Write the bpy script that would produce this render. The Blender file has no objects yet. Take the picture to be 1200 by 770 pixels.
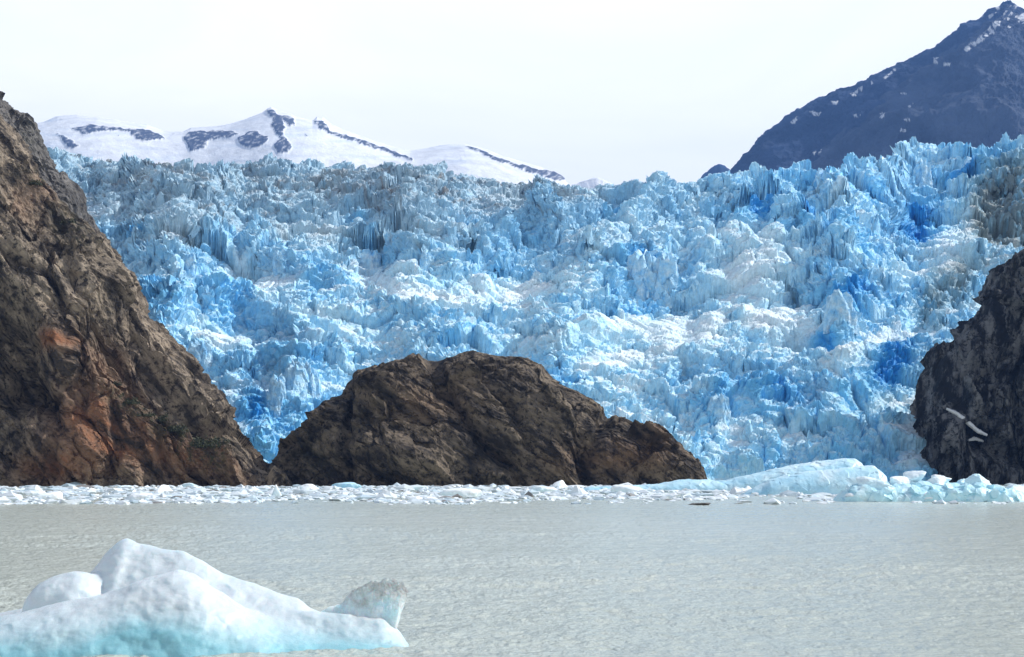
import bpy, math, random
import numpy as np

sc = bpy.context.scene
COL = sc.collection
F, CX, HY, CH = 1900.0, 600.0, 557.0, 4.0      # lens in photo pixels, centre column, horizon row, eye height

# ------------------------------------------------------------------ camera
cam_d = bpy.data.cameras.new('camera')
cam_d.sensor_width = 36.0
cam_d.lens = 36.0 * F / 1200.0
cam_d.shift_y = (HY - 385.0) / 1200.0
cam_d.clip_start = 0.5
cam_d.clip_end = 60000
cam = bpy.data.objects.new('camera', cam_d)
cam.location = (0, 0, CH)
cam.rotation_euler = (math.radians(90), 0, 0)
COL.objects.link(cam)
sc.camera = cam

# ------------------------------------------------------------------ sky and sun
SUN_AZ, SUN_EL = math.radians(76), math.radians(41)       # azimuth from +Y towards +X
world = bpy.data.worlds.new('World')
sc.world = world
world.use_nodes = True
wn, wl = world.node_tree.nodes, world.node_tree.links
wn.clear()
w_out = wn.new('ShaderNodeOutputWorld')
w_bg = wn.new('ShaderNodeBackground')
w_bg.inputs['Strength'].default_value = 0.1
sky = wn.new('ShaderNodeTexSky')
sky.sky_type = 'NISHITA'
sky.sun_disc = False
sky.sun_elevation = SUN_EL
sky.sun_rotation = SUN_AZ
sky.air_density = 1.0
sky.dust_density = 1.0
tc = wn.new('ShaderNodeTexCoord')
mp = wn.new('ShaderNodeMapping')
mp.inputs['Scale'].default_value = (2.0, 2.0, 7.0)
nz = wn.new('ShaderNodeTexNoise')
nz.inputs['Scale'].default_value = 1.6
nz.inputs['Detail'].default_value = 7
nz.inputs['Roughness'].default_value = 0.55
nz.inputs['Distortion'].default_value = 0.5
wl.new(tc.outputs['Generated'], mp.inputs['Vector'])
wl.new(mp.outputs['Vector'], nz.inputs['Vector'])
cr = wn.new('ShaderNodeValToRGB')
cr.color_ramp.elements[0].position = 0.30
cr.color_ramp.elements[0].color = (0.885, 0.915, 0.89, 1)
cr.color_ramp.elements[1].position = 0.62
cr.color_ramp.elements[1].color = (1.01, 1.02, 0.965, 1)
wl.new(nz.outputs['Fac'], cr.inputs['Fac'])
cs = wn.new('ShaderNodeVectorMath')
cs.operation = 'SCALE'
cs.inputs['Scale'].default_value = 12.6
wl.new(cr.outputs['Color'], cs.inputs[0])
sx = wn.new('ShaderNodeSeparateXYZ')
wl.new(tc.outputs['Generated'], sx.inputs[0])
el = wn.new('ShaderNodeMapRange')
el.interpolation_type = 'SMOOTHSTEP'
el.inputs['From Min'].default_value = 0.30
el.inputs['From Max'].default_value = 0.62
el.inputs['To Min'].default_value = 1.0
el.inputs['To Max'].default_value = 0.05
wl.new(sx.outputs['Z'], el.inputs['Value'])
mx = wn.new('ShaderNodeMix')
mx.data_type = 'RGBA'
wl.new(el.outputs['Result'], mx.inputs[0])
wl.new(sky.outputs['Color'], mx.inputs[6])
wl.new(cs.outputs['Vector'], mx.inputs[7])
wl.new(mx.outputs[2], w_bg.inputs['Color'])
wl.new(w_bg.outputs['Background'], w_out.inputs['Surface'])

sun_d = bpy.data.lights.new('sun', 'SUN')
sun_d.energy = 5.0
sun_d.angle = math.radians(0.5)
sun_d.color = (1.0, 0.96, 0.90)
sun = bpy.data.objects.new('sun', sun_d)
sun.rotation_euler = (math.pi / 2 - SUN_EL, 0.0, math.pi - SUN_AZ)
COL.objects.link(sun)

sc.view_settings.view_transform = 'Standard'
sc.view_settings.look = 'None'
sc.view_settings.exposure = 0.15
sc.view_settings.gamma = 1.0
sc.view_settings.use_curve_mapping = False
sc.render.engine = 'CYCLES'
sc.cycles.use_denoising = True
sc.cycles.max_bounces = 8
sc.cycles.diffuse_bounces = 4
sc.cycles.glossy_bounces = 3
sc.cycles.transmission_bounces = 6
sc.cycles.volume_bounces = 0
sc.cycles.caustics_reflective = False
sc.cycles.caustics_refractive = False

# ------------------------------------------------------------------ noise
def hsh(seed, *ints):
    h = np.uint32((seed * 2654435761 + 12345) & 0xffffffff)
    h = np.full(ints[0].shape, h, np.uint32)
    for k, a in zip((374761393, 668265263, 2246822519), ints):
        h = (h ^ (a.astype(np.int64).astype(np.uint32) * np.uint32(k))) * np.uint32(2654435761)
        h ^= h >> np.uint32(15)
    h = (h ^ (h >> np.uint32(13))) * np.uint32(1274126177)
    return h ^ (h >> np.uint32(16))

def rnd(seed, *ints):
    return (hsh(seed, *ints) >> np.uint32(8)).astype(np.float32) / np.float32(1 << 24)

def fade(t):
    return t * t * t * (t * (t * 6 - 15) + 10)

def noise2(x, y, seed=0):
    x = np.asarray(x, np.float32); y = np.asarray(y, np.float32)
    x, y = np.broadcast_arrays(x, y)
    ix, iy = np.floor(x), np.floor(y)
    fx, fy = x - ix, y - iy
    ix, iy = ix.astype(np.int64), iy.astype(np.int64)
    def g(a, b):
        th = rnd(seed, ix + a, iy + b) * np.float32(2 * np.pi)
        return np.cos(th) * (fx - a) + np.sin(th) * (fy - b)
    u, v = fade(fx), fade(fy)
    a = g(0, 0); a = a + (g(1, 0) - a) * u
    b = g(0, 1); b = b + (g(1, 1) - b) * u
    return (a + (b - a) * v) * 1.5

def noise3(p, seed=0):
    x, y, z = (np.asarray(p[..., k], np.float32) for k in range(3))
    ix, iy, iz = np.floor(x), np.floor(y), np.floor(z)
    fx, fy, fz = x - ix, y - iy, z - iz
    ix, iy, iz = (q.astype(np.int64) for q in (ix, iy, iz))
    def g(a, b, c):
        h = hsh(seed, ix + a, iy + b, iz + c)
        gx = (h & np.uint32(1023)).astype(np.float32) / 511.5 - 1
        gy = ((h >> np.uint32(10)) & np.uint32(1023)).astype(np.float32) / 511.5 - 1
        gz = ((h >> np.uint32(20)) & np.uint32(1023)).astype(np.float32) / 511.5 - 1
        return gx * (fx - a) + gy * (fy - b) + gz * (fz - c)
    u, v, w = fade(fx), fade(fy), fade(fz)
    def lerp(a, b, t): return a + (b - a) * t
    c0 = lerp(lerp(g(0, 0, 0), g(1, 0, 0), u), lerp(g(0, 1, 0), g(1, 1, 0), u), v)
    c1 = lerp(lerp(g(0, 0, 1), g(1, 0, 1), u), lerp(g(0, 1, 1), g(1, 1, 1), u), v)
    return lerp(c0, c1, w) * 1.2

def fbm2(x, y, octs, seed=0, gain=0.5, ridged=False):
    s, a, f, t = 0.0, 1.0, 1.0, 0.0
    for o in range(octs):
        n = noise2(x * f, y * f, seed + o * 17)
        if ridged: n = 1 - 2 * np.abs(n)
        s = s + a * n; t += a; a *= gain; f *= 2.03
    return s / t

def fbm3(p, octs, seed=0, gain=0.5, ridged=False):
    s, a, f, t = 0.0, 1.0, 1.0, 0.0
    for o in range(octs):
        n = noise3(p * f, seed + o * 17)
        if ridged: n = 1 - 2 * np.abs(n)
        s = s + a * n; t += a; a *= gain; f *= 2.03
    return s / t

def worley2(x, y, seed=0, jit=0.9):
    ix, iy = np.floor(x).astype(np.int64), np.floor(y).astype(np.int64)
    f1 = np.full(x.shape, 9.0, np.float32); f2 = f1.copy()
    r = np.zeros(x.shape, np.float32); vx = r.copy(); vy = r.copy()
    r2 = r.copy(); r3 = r.copy()
    for a in (-1, 0, 1):
        for b in (-1, 0, 1):
            jx, jy = ix + a, iy + b
            h = hsh(seed, jx, jy)
            u0 = (h & np.uint32(2047)).astype(np.float32) / 2047
            u1 = ((h >> np.uint32(11)) & np.uint32(2047)).astype(np.float32) / 2047
            dx = x - (jx + 0.5 + jit * (u0 - 0.5)); dy = y - (jy + 0.5 + jit * (u1 - 0.5))
            d = np.sqrt(dx * dx + dy * dy).astype(np.float32)
            near = d < f1
            f2 = np.where(near, f1, np.minimum(f2, d))
            h2 = h * np.uint32(2246822519); h2 ^= h2 >> np.uint32(15)
            r = np.where(near, (h2 & np.uint32(1023)).astype(np.float32) / 1023, r)
            r2 = np.where(near, ((h2 >> np.uint32(10)) & np.uint32(1023)).astype(np.float32) / 1023, r2)
            r3 = np.where(near, ((h2 >> np.uint32(20)) & np.uint32(1023)).astype(np.float32) / 1023, r3)
            vx = np.where(near, dx, vx); vy = np.where(near, dy, vy)
            f1 = np.where(near, d, f1)
    return f1, f2, r, r2, r3, vx, vy

def worley3(p, seed=0, jit=0.9, val=None):
    x, y, z = p[..., 0], p[..., 1], p[..., 2]
    ix, iy, iz = (np.floor(q).astype(np.int64) for q in (x, y, z))
    f1 = np.full(x.shape, 9.0, np.float32); f2 = f1.copy()
    tilt = np.zeros(x.shape, np.float32)
    for a in (-1, 0, 1):
        for b in (-1, 0, 1):
            for c in (-1, 0, 1):
                jx, jy, jz = ix + a, iy + b, iz + c
                h = hsh(seed, jx, jy, jz)
                u = [((h >> np.uint32(s)) & np.uint32(1023)).astype(np.float32) / 1023 - 0.5 for s in (0, 10, 20)]
                dx = x - (jx + 0.5 + jit * u[0]); dy = y - (jy + 0.5 + jit * u[1]); dz = z - (jz + 0.5 + jit * u[2])
                d = np.sqrt(dx * dx + dy * dy + dz * dz).astype(np.float32)
                near = d < f1
                f2 = np.where(near, f1, np.minimum(f2, d))
                h2 = h * np.uint32(2246822519); h2 ^= h2 >> np.uint32(15)
                rv = (h2 & np.uint32(255)).astype(np.float32) / 255
                t = [((h2 >> np.uint32(s)) & np.uint32(1023)).astype(np.float32) / 1023 - 0.5 for s in (0, 10, 20)]
                pl = 2 * (t[0] * dx + t[1] * dy + t[2] * dz) + (t[0] + t[1]) * 0.5
                tilt = np.where(near, pl, tilt)
                if val is not None: val[...] = np.where(near, rv, val)
                f1 = np.where(near, d, f1)
    return f1, f2, tilt

def sstep(a, b, x):
    t = np.clip((x - a) / (b - a), 0, 1)
    return t * t * (3 - 2 * t)

def lerp(a, b, t): return a + (b - a) * t

# ------------------------------------------------------------------ mesh helpers
def faces_mesh(name, V, Fc, smooth=False, attrs=None):
    """V (n,3), Fc (m,k) with one polygon size."""
    me = bpy.data.meshes.new(name)
    V = np.ascontiguousarray(V, np.float32); Fc = np.ascontiguousarray(Fc, np.int32)
    k = Fc.shape[1]
    me.vertices.add(len(V)); me.vertices.foreach_set('co', V.ravel())
    me.loops.add(Fc.size); me.loops.foreach_set('vertex_index', Fc.ravel())
    me.polygons.add(len(Fc))
    me.polygons.foreach_set('loop_start', np.arange(0, Fc.size, k, dtype=np.int32))
    me.polygons.foreach_set('loop_total', np.full(len(Fc), k, np.int32))
    me.update(calc_edges=True)
    me.polygons.foreach_set('use_smooth', np.full(len(Fc), smooth, bool))
    for an, av in (attrs or {}).items():
        av = np.asarray(av, np.float32)
        if av.ndim == 1:
            me.attributes.new(an, 'FLOAT', 'POINT').data.foreach_set('value', np.ascontiguousarray(av))
        else:
            c4 = np.ones((len(av), 4), np.float32); c4[:, :3] = av
            me.attributes.new(an, 'FLOAT_COLOR', 'POINT').data.foreach_set('color', c4.ravel())
    return me

def grid_faces(nr, nc, flip=False):
    i = (np.arange(nr - 1)[:, None] * nc + np.arange(nc - 1)[None]).ravel()
    q = np.stack([i, i + 1, i + nc + 1, i + nc], 1)
    return q[:, ::-1] if flip else q

def grid_mesh(name, P, smooth=False, attrs=None, flip=False):
    nr, nc = P.shape[:2]
    at = {k: (v.reshape(-1) if v.ndim == 2 else v.reshape(-1, 3)) for k, v in (attrs or {}).items()}
    return faces_mesh(name, P.reshape(-1, 3), grid_faces(nr, nc, flip), smooth, at)

def obj(name, me, m, parent=None, label=None, cat=None, group=None, kind=None, loc=None):
    o = bpy.data.objects.new(name, me); COL.objects.link(o)
    if m is not None and me is not None and not me.materials: me.materials.append(m)
    if parent: o.parent = parent
    if loc is not None: o.location = loc
    if label: o['label'] = label
    if cat: o['category'] = cat
    if group: o['group'] = group
    if kind: o['kind'] = kind
    return o

def grid_normals(P):
    du = np.gradient(P, axis=1); dv = np.gradient(P, axis=0)
    n = np.cross(du, dv)
    return n / (np.linalg.norm(n, axis=-1, keepdims=True) + 1e-9)

def blur(A, n):
    for _ in range(n):
        B = np.pad(A, [(1, 1), (1, 1)] + [(0, 0)] * (A.ndim - 2), mode='edge')
        A = (B[1:-1, 1:-1] * 2 + B[:-2, 1:-1] + B[2:, 1:-1] + B[1:-1, :-2] + B[1:-1, 2:]) / 6
    return A

def project(P):
    d = np.maximum(P[..., 1], 1e-3)
    return CX + P[..., 0] / d * F, HY - (P[..., 2] - CH) / d * F

def at(px, py, d):
    return ((px - CX) / F * d, d, CH + (HY - py) / F * d)

def seg_dist(x, y, pts):
    best = np.full(x.shape, 1e9, np.float32)
    for (x0, y0), (x1, y1) in zip(pts[:-1], pts[1:]):
        dx, dy = x1 - x0, y1 - y0
        t = np.clip(((x - x0) * dx + (y - y0) * dy) / (dx * dx + dy * dy), 0, 1)
        best = np.minimum(best, np.hypot(x - x0 - t * dx, y - y0 - t * dy))
    return best

def in_poly(x, y, pts):
    ins = np.zeros(x.shape, bool)
    n = len(pts)
    for k in range(n):
        x0, y0 = pts[k]; x1, y1 = pts[(k + 1) % n]
        if y0 == y1: continue
        c = (y0 > y) != (y1 > y)
        ins ^= c & (x < (x1 - x0) * (y - y0) / (y1 - y0) + x0)
    return ins

def blob(x, y, cx, cy, rx, ry, ang=0):
    a = math.radians(ang); c, s = math.cos(a), math.sin(a)
    dx, dy = x - cx, y - cy
    return np.exp(-(((dx * c + dy * s) / rx) ** 2 + ((-dx * s + dy * c) / ry) ** 2))

# ------------------------------------------------------------------ materials
def mat(name):
    m = bpy.data.materials.new(name); m.use_nodes = True
    nt = m.node_tree
    return m, nt, nt.nodes['Principled BSDF']

def node(nt, kind, **kw):
    n = nt.nodes.new(kind)
    for k, v in kw.items():
        if hasattr(n, k): setattr(n, k, v)
        else: n.inputs[k].default_value = v
    return n

def ramp(nt, src, stops):
    r = nt.nodes.new('ShaderNodeValToRGB')
    e = r.color_ramp.elements
    while len(e) < len(stops): e.new(0.5)
    for k, (p, c) in enumerate(stops):
        e[k].position = p
        e[k].color = (c, c, c, 1) if isinstance(c, (int, float)) else (*c, 1)
    nt.links.new(src, r.inputs['Fac'])
    return r.outputs['Color']

def mixc(nt, fac, a, b, mode='MIX'):
    n = nt.nodes.new('ShaderNodeMix'); n.data_type = 'RGBA'; n.blend_type = mode
    for sock, v in ((n.inputs[0], fac), (n.inputs[6], a), (n.inputs[7], b)):
        if hasattr(v, 'links'): nt.links.new(v, sock)
        elif isinstance(v, tuple): sock.default_value = (*v, 1)
        else: sock.default_value = v
    return n.outputs[2]

def math_n(nt, op, a, b=0.0):
    n = nt.nodes.new('ShaderNodeMath'); n.operation = op
    for sock, v in ((n.inputs[0], a), (n.inputs[1], b)):
        if hasattr(v, 'links'): nt.links.new(v, sock)
        else: sock.default_value = v
    return n.outputs[0]

def tex_noise(nt, scale, detail=6, rough=0.6, vec=None, dist=0.0, mscale=None, rot=None):
    n = node(nt, 'ShaderNodeTexNoise', Scale=scale, Detail=detail, Roughness=rough, Distortion=dist)
    v = vec if vec is not None else geo_pos(nt)
    if mscale or rot:
        for key, val in (('Rotation', rot), ('Scale', mscale)):
            if not val: continue
            mpn = nt.nodes.new('ShaderNodeMapping')
            mpn.inputs[key].default_value = val
            nt.links.new(v, mpn.inputs['Vector']); v = mpn.outputs['Vector']
    nt.links.new(v, n.inputs['Vector'])
    return n.outputs['Fac']

def geo_pos(nt):
    for n in nt.nodes:
        if n.bl_idname == 'ShaderNodeTexCoord': return n.outputs['Object']
    return nt.nodes.new('ShaderNodeTexCoord').outputs['Object']

def attr(nt, name):
    n = nt.nodes.new('ShaderNodeAttribute'); n.attribute_name = name
    return n

def bump(nt, height, strength, dist, prev=None):
    b = nt.nodes.new('ShaderNodeBump')
    b.inputs['Strength'].default_value = strength; b.inputs['Distance'].default_value = dist
    if hasattr(height, 'links'): nt.links.new(height, b.inputs['Height'])
    if prev is not None: nt.links.new(prev, b.inputs['Normal'])
    return b.outputs['Normal']

def tinted(name, rough, spec, nscale, bstr, bdist, vary=0.25, sub=None):
    """albedo comes from the mesh's 'tint' attribute, broken up by fine noise"""
    m, nt, p = mat(name)
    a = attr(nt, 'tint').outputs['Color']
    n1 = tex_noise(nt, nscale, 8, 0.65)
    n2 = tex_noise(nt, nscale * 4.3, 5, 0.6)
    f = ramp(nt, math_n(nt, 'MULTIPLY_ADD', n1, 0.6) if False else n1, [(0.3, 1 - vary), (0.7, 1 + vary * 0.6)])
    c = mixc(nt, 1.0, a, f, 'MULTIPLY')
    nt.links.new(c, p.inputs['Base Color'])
    p.inputs['Roughness'].default_value = rough
    p.inputs['Specular IOR Level'].default_value = spec
    nb = bump(nt, n1, bstr, bdist)
    nb = bump(nt, n2, bstr, bdist * 0.3, nb)
    nt.links.new(nb, p.inputs['Normal'])
    if sub:
        p.inputs['Subsurface Weight'].default_value = sub[0]
        p.inputs['Subsurface Radius'].default_value = sub[1]
        p.inputs['Subsurface Scale'].default_value = sub[2]
    return m

M_GLACIER = tinted('glacier_ice', 0.6, 0.25, 0.45, 0.8, 1.0, 0.20)
M_MOUNT = tinted('mountain_rock_and_snow', 0.9, 0.1, 0.012, 0.6, 14.0, 0.22)
M_FLOE = tinted('floating_ice', 0.4, 0.4, 2.2, 0.6, 0.12, 0.10)
M_DIRTY = tinted('dirty_ice', 0.7, 0.2, 3.0, 0.8, 0.12, 0.4)

def rock_material(name, light, dark, rust, rust_amt, scale, rot, lo=0.42, hi=0.60):
    m, nt, p = mat(name)
    n_big = tex_noise(nt, scale * 0.35, 5, 0.6)
    n_str = tex_noise(nt, scale, 8, 0.7, mscale=(0.8, 1.0, 2.6), rot=rot)
    n_fin = tex_noise(nt, scale * 5.5, 8, 0.7)
    n_spk = tex_noise(nt, scale * 16, 3, 0.6)
    base = mixc(nt, ramp(nt, n_str, [(lo, 0.0), (hi, 1.0)]), dark, light)
    base = mixc(nt, ramp(nt, n_fin, [(0.40, 0.9), (0.49, 0.0)]), base, tuple(v * 0.35 for v in dark))  # dark cracks, with some of the crags' shadow painted into the colour
    # rust stains and dark lichen have edges of their own
    ra = attr(nt, 'rust').outputs['Fac']
    rf = math_n(nt, 'MULTIPLY', ramp(nt, n_big, [(0.42, 0.0), (0.62, 1.0)]), ramp(nt, n_fin, [(0.38, 0.0), (0.6, 1.0)]))
    rf = math_n(nt, 'MULTIPLY', math_n(nt, 'ADD', math_n(nt, 'MULTIPLY', rf, 0.5), ramp(nt, n_str, [(0.4, 0.0), (0.62, 1.0)])), ra)
    rfc = nt.nodes.new('ShaderNodeClamp'); nt.links.new(math_n(nt, 'MULTIPLY', rf, rust_amt), rfc.inputs['Value'])
    base = mixc(nt, rfc.outputs['Result'], base, rust)
    ga = attr(nt, 'lichen').outputs['Fac']
    gf = math_n(nt, 'MULTIPLY', ga, ramp(nt, n_fin, [(0.46, 0.0), (0.58, 0.9)]))
    base = mixc(nt, gf, base, (0.035, 0.042, 0.02))
    pale = math_n(nt, 'MULTIPLY', ramp(nt, n_spk, [(0.60, 0.0), (0.72, 0.6)]), ramp(nt, n_str, [(0.5, 0.0), (0.7, 1.0)]))
    base = mixc(nt, pale, base, tuple(min(0.5, v * 1.9) for v in light))
    nt.links.new(base, p.inputs['Base Color'])
    p.inputs['Roughness'].default_value = 0.85
    p.inputs['Specular IOR Level'].default_value = 0.25
    nb = bump(nt, n_str, 1.0, 2.2 * 0.06 / scale)
    nb = bump(nt, n_fin, 0.9, 0.7 * 0.06 / scale, nb)
    nb = bump(nt, n_spk, 0.7, 0.2 * 0.06 / scale, nb)
    nt.links.new(nb, p.inputs['Normal'])
    return m

M_ROCK_L = rock_material('brown_rock', (0.30, 0.245, 0.185), (0.046, 0.038, 0.031), (0.21, 0.092, 0.045), 1.2, 0.075, (0, math.radians(-52), 0))
M_ROCK_C = rock_material('dark_brown_rock', (0.185, 0.148, 0.108), (0.030, 0.025, 0.021), (0.17, 0.085, 0.04), 0.6, 0.085, (0, math.radians(-35), 0))
M_ROCK_R = rock_material('black_grey_rock', (0.155, 0.158, 0.165), (0.013, 0.014, 0.017), (0.10, 0.08, 0.06), 0.3, 0.07, (0, math.radians(80), 0), 0.45, 0.56)
M_ROCK_G = rock_material('grey_rock', (0.17, 0.16, 0.15), (0.07, 0.066, 0.063), (0.15, 0.10, 0.06), 0.4, 0.07, (0, math.radians(-60), 0))

# the near iceberg: bubbly white ice that scatters light, glassier and bluer towards its wet foot
m, nt, p = mat('white_iceberg_ice')
a_melt = attr(nt, 'melt').outputs['Fac']
nA = tex_noise(nt, 1.3, 6, 0.6); nB = tex_noise(nt, 9, 6, 0.7); nC = tex_noise(nt, 60, 3, 0.6)
mf = math_n(nt, 'ADD', a_melt, math_n(nt, 'MULTIPLY', math_n(nt, 'SUBTRACT', nA, 0.5), 0.5))
colr = ramp(nt, mf, [(0.0, (0.58, 0.65, 0.695)), (0.5, (0.48, 0.62, 0.68)), (1.0, (0.25, 0.51, 0.59))])
nt.links.new(colr, p.inputs['Base Color'])
p.inputs['Subsurface Weight'].default_value = 0.6
p.inputs['Subsurface Radius'].default_value = (0.35, 0.8, 1.0)
p.inputs['Subsurface Scale'].default_value = 0.30
p.inputs['Specular IOR Level'].default_value = 0.4
nt.links.new(ramp(nt, nC, [(0.35, 0.12), (0.65, 0.5)]), p.inputs['Roughness'])
nb = bump(nt, nA, 0.08, 0.10); nb = bump(nt, nB, 0.5, 0.035, nb); nb = bump(nt, nC, 0.5, 0.012, nb)
nt.links.new(nb, p.inputs['Normal'])
M_BERG = m

m, nt, p = mat('clear_wet_ice')
nB = tex_noise(nt, 7, 6, 0.7); nC = tex_noise(nt, 30, 3, 0.6)
tw = math_n(nt, 'ADD', attr(nt, 'clear').outputs['Fac'], math_n(nt, 'MULTIPLY', math_n(nt, 'SUBTRACT', tex_noise(nt, 2.6, 6, 0.65), 0.5), 2.2))
nt.links.new(ramp(nt, tw, [(0.2, 0.0), (1.0, 0.75)]), p.inputs['Transmission Weight'])
nt.links.new(ramp(nt, tw, [(0.2, (0.66, 0.77, 0.82)), (0.8, (0.90, 0.94, 0.96))]), p.inputs['Base Color'])
p.inputs['Subsurface Weight'].default_value = 0.7
p.inputs['Subsurface Radius'].default_value = (0.35, 0.8, 1.0)
p.inputs['Subsurface Scale'].default_value = 0.9
p.inputs['IOR'].default_value = 1.18
p.inputs['Roughness'].default_value = 0.06
nb = bump(nt, nB, 0.8, 0.12); nb = bump(nt, nC, 0.6, 0.02, nb)
nt.links.new(nb, p.inputs['Normal'])
M_CLEAR = m

m, nt, p = mat('silty_fjord_water')
# glacial silt stays in the water: milky grey-green body under a rippled surface
nW = tex_noise(nt, 0.012, 4, 0.55)
nt.links.new(ramp(nt, nW, [(0.35, (0.41, 0.457, 0.415)), (0.65, (0.46, 0.50, 0.455))]), p.inputs['Base Color'])
p.inputs['Roughness'].default_value = 0.18
p.inputs['IOR'].default_value = 1.333
n1 = tex_noise(nt, 0.55, 4, 0.6, mscale=(1.2, 0.8, 1.0), rot=(0, 0, math.radians(12)))
n2 = tex_noise(nt, 2.4, 5, 0.65, mscale=(1.3, 0.8, 1.0), rot=(0, 0, math.radians(-9)))
n3 = tex_noise(nt, 9.0, 4, 0.6, mscale=(0.7, 1.0, 1.0))
nb = bump(nt, n1, 0.9, 0.34); nb = bump(nt, n2, 0.9, 0.13, nb); nb = bump(nt, n3, 0.8, 0.03, nb)
nt.links.new(nb, p.inputs['Normal'])
M_WATER = m

m, nt, p = mat('dark_green_leaves')
nt.links.new(ramp(nt, tex_noise(nt, 0.8, 3, 0.6), [(0.3, (0.024, 0.030, 0.014)), (0.7, (0.055, 0.062, 0.028))]), p.inputs['Base Color'])
p.inputs['Roughness'].default_value = 0.8
M_LEAF = m
m, nt, p = mat('snow')
p.inputs['Base Color'].default_value = (0.52, 0.54, 0.57, 1); p.inputs['Roughness'].default_value = 0.7
nb = bump(nt, tex_noise(nt, 0.5, 6, 0.6), 0.6, 0.6); nt.links.new(nb, p.inputs['Normal'])
M_SNOW = m

# ------------------------------------------------------------------ water
def build_water():
    rows = np.concatenate([np.geomspace(0.35, 14, 70), np.arange(14.4, 330, 0.55), np.geomspace(335, 1500, 30)])
    d = (F * CH / rows)
    tan = np.concatenate([-np.geomspace(6, 0.48, 30), np.linspace(-0.46, 0.46, 1300), np.geomspace(0.48, 6, 30)])
    D, T = np.meshgrid(d, tan, indexing='ij')
    X = T * D
    ridge = lambda n: 1 - np.abs(n) * 2
    z = 0.10 * fbm2(X / 9.0 + 0.25 * D / 9, D / 5.0, 2, 5) \
        + 0.075 * ridge(noise2(X / 3.2 - 0.1 * D / 3, D / 1.7, 9)) * 0.6 \
        + 0.035 * fbm2(X / 1.1, D / 0.62, 2, 13)
    z = z * 0.6 + 0.030 * fbm2(X / 0.33 + 0.2 * D, D / 0.5, 3, 17, 0.6) + 0.018 * ridge(noise2(X / 0.9, D / 0.9, 19))
    gust = 0.45 + 0.8 * sstep(-0.35, 0.4, fbm2(X / 55, D / 24, 3, 31))
    z = 1.7 * z * gust * (1 - sstep(260, 700, D)) * (1 - sstep(0.46, 0.6, np.abs(T)))
    P = np.stack([X, D, z - 0.03], -1)
    obj('water', grid_mesh('water', P, True, flip=True), M_WATER, kind='structure')
build_water()

# ------------------------------------------------------------------ arch terrain: a ridge with a front and a back slope
def arch(sil, dc, width, nu, nphi, b=0.85, w_pow=0.5, base_z=-2.0, wmin=0.1, skew=1.0, clus=-0.05, fan=False):
    """sil: traced crest (photo px), dc: crest distance (number or list of (px, d)), width: half depth in m"""
    sil = np.array(sil, float)
    u = np.linspace(sil[0, 0], sil[-1, 0], nu)
    dcu = np.interp(u, *np.array(dc, float).T) if not np.isscalar(dc) else np.full(nu, float(dc))
    zs = CH + (HY - np.interp(u, sil[:, 0], sil[:, 1])) / F * dcu - base_z
    zs = np.maximum(zs, 0.02 * zs.max())
    w = width * np.maximum((zs / zs.max()) ** w_pow, wmin)
    t = np.linspace(0, 1, nphi)
    phi = (t + clus * np.sin(2 * np.pi * t)) * np.pi
    X = (u - CX) / F * dcu
    PHI, U = np.meshgrid(phi, np.arange(nu), indexing='ij')
    c = np.cos(PHI)
    zz = zs[U]
    if fan:                      # the notches and horns of a crest die out down its slopes
        k = int(75 / (u[1] - u[0])); ker = np.hanning(2 * k + 1); ker /= ker.sum()
        zsm = np.convolve(np.pad(zs, k, mode='edge'), ker, 'valid')
        zz = lerp(zsm[U] * np.ones_like(PHI), zs[U], np.exp(-((PHI - np.pi / 2) / 0.30) ** 2))
        w = np.convolve(np.pad(w, k, mode='edge'), ker, 'valid')
    P = np.stack([X[U], dcu[U] - w[U] * np.sign(c) * np.abs(c) ** skew,
                  base_z + zz * np.sin(PHI).clip(0) ** b], -1)
    if fan: P[..., 0] *= P[..., 1] / dcu[U]
    return P, u, phi

def saw(t, k=0.82):
    f = t - np.floor(t)
    return np.where(f < k, f / k, (1 - f) / (1 - k)) - 0.5

def rock_relief(P, N, big, med, fin, seed, dip=50, sbig=38.0, smed=13.0, sfin=4.5):
    """ledges and joints along the dip, broken facets, then craggy fractal detail"""
    a = math.radians(dip); c, s = math.cos(a), math.sin(a)
    Q = np.stack([P[..., 0] * c - P[..., 2] * s, P[..., 1], P[..., 0] * s + P[..., 2] * c], -1).astype(np.float32)
    Q = Q + 4.0 * np.stack([fbm3(P / 20, 4, seed + 90 + k, 0.55) for k in range(3)], -1)
    stretch = np.array([1.9, 1.0, 0.75], np.float32)
    d = big * fbm3(Q / (sbig * stretch), 4, seed, 0.55, True)
    m1 = sstep(-0.35, 0.45, fbm3(P / (smed * 2.2), 3, seed + 60)); m2 = sstep(-0.3, 0.5, fbm3(P / (smed * 1.7), 3, seed + 66))
    d = d + med * m1 * saw(Q[..., 2] / (smed * 0.8) + 0.35 * fbm3(P / smed, 3, seed + 61))
    d = d + med * 0.8 * m2 * saw((Q[..., 0] * 0.8 + Q[..., 2] * 0.5) / (smed * 1.3) + 0.4 * fbm3(P / (smed * 1.3), 3, seed + 63), 0.7)
    for k, (sz, cf) in enumerate(((smed * 2.2, 0.50), (smed * 0.95, 0.46), (sfin * 1.25, 0.44), (sfin * 0.55, 0.40))):
        f1, f2, tl = worley3(Q / (sz * stretch), seed + 7 * k)
        d = d + sz * cf * tl * fin
    crag = fbm3(Q / (smed * 0.9 * stretch), 6, seed + 50, 0.66, True)
    d = d + smed * 0.30 * fin * crag + sfin * 0.28 * fin * fbm3(P / (sfin * 0.5), 3, seed + 55, 0.65)
    return d

# ------------------------------------------------------------------ far mountains
SNOWC, SNOW2 = np.array([0.80, 0.83, 0.87]), np.array([0.66, 0.73, 0.82])

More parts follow.
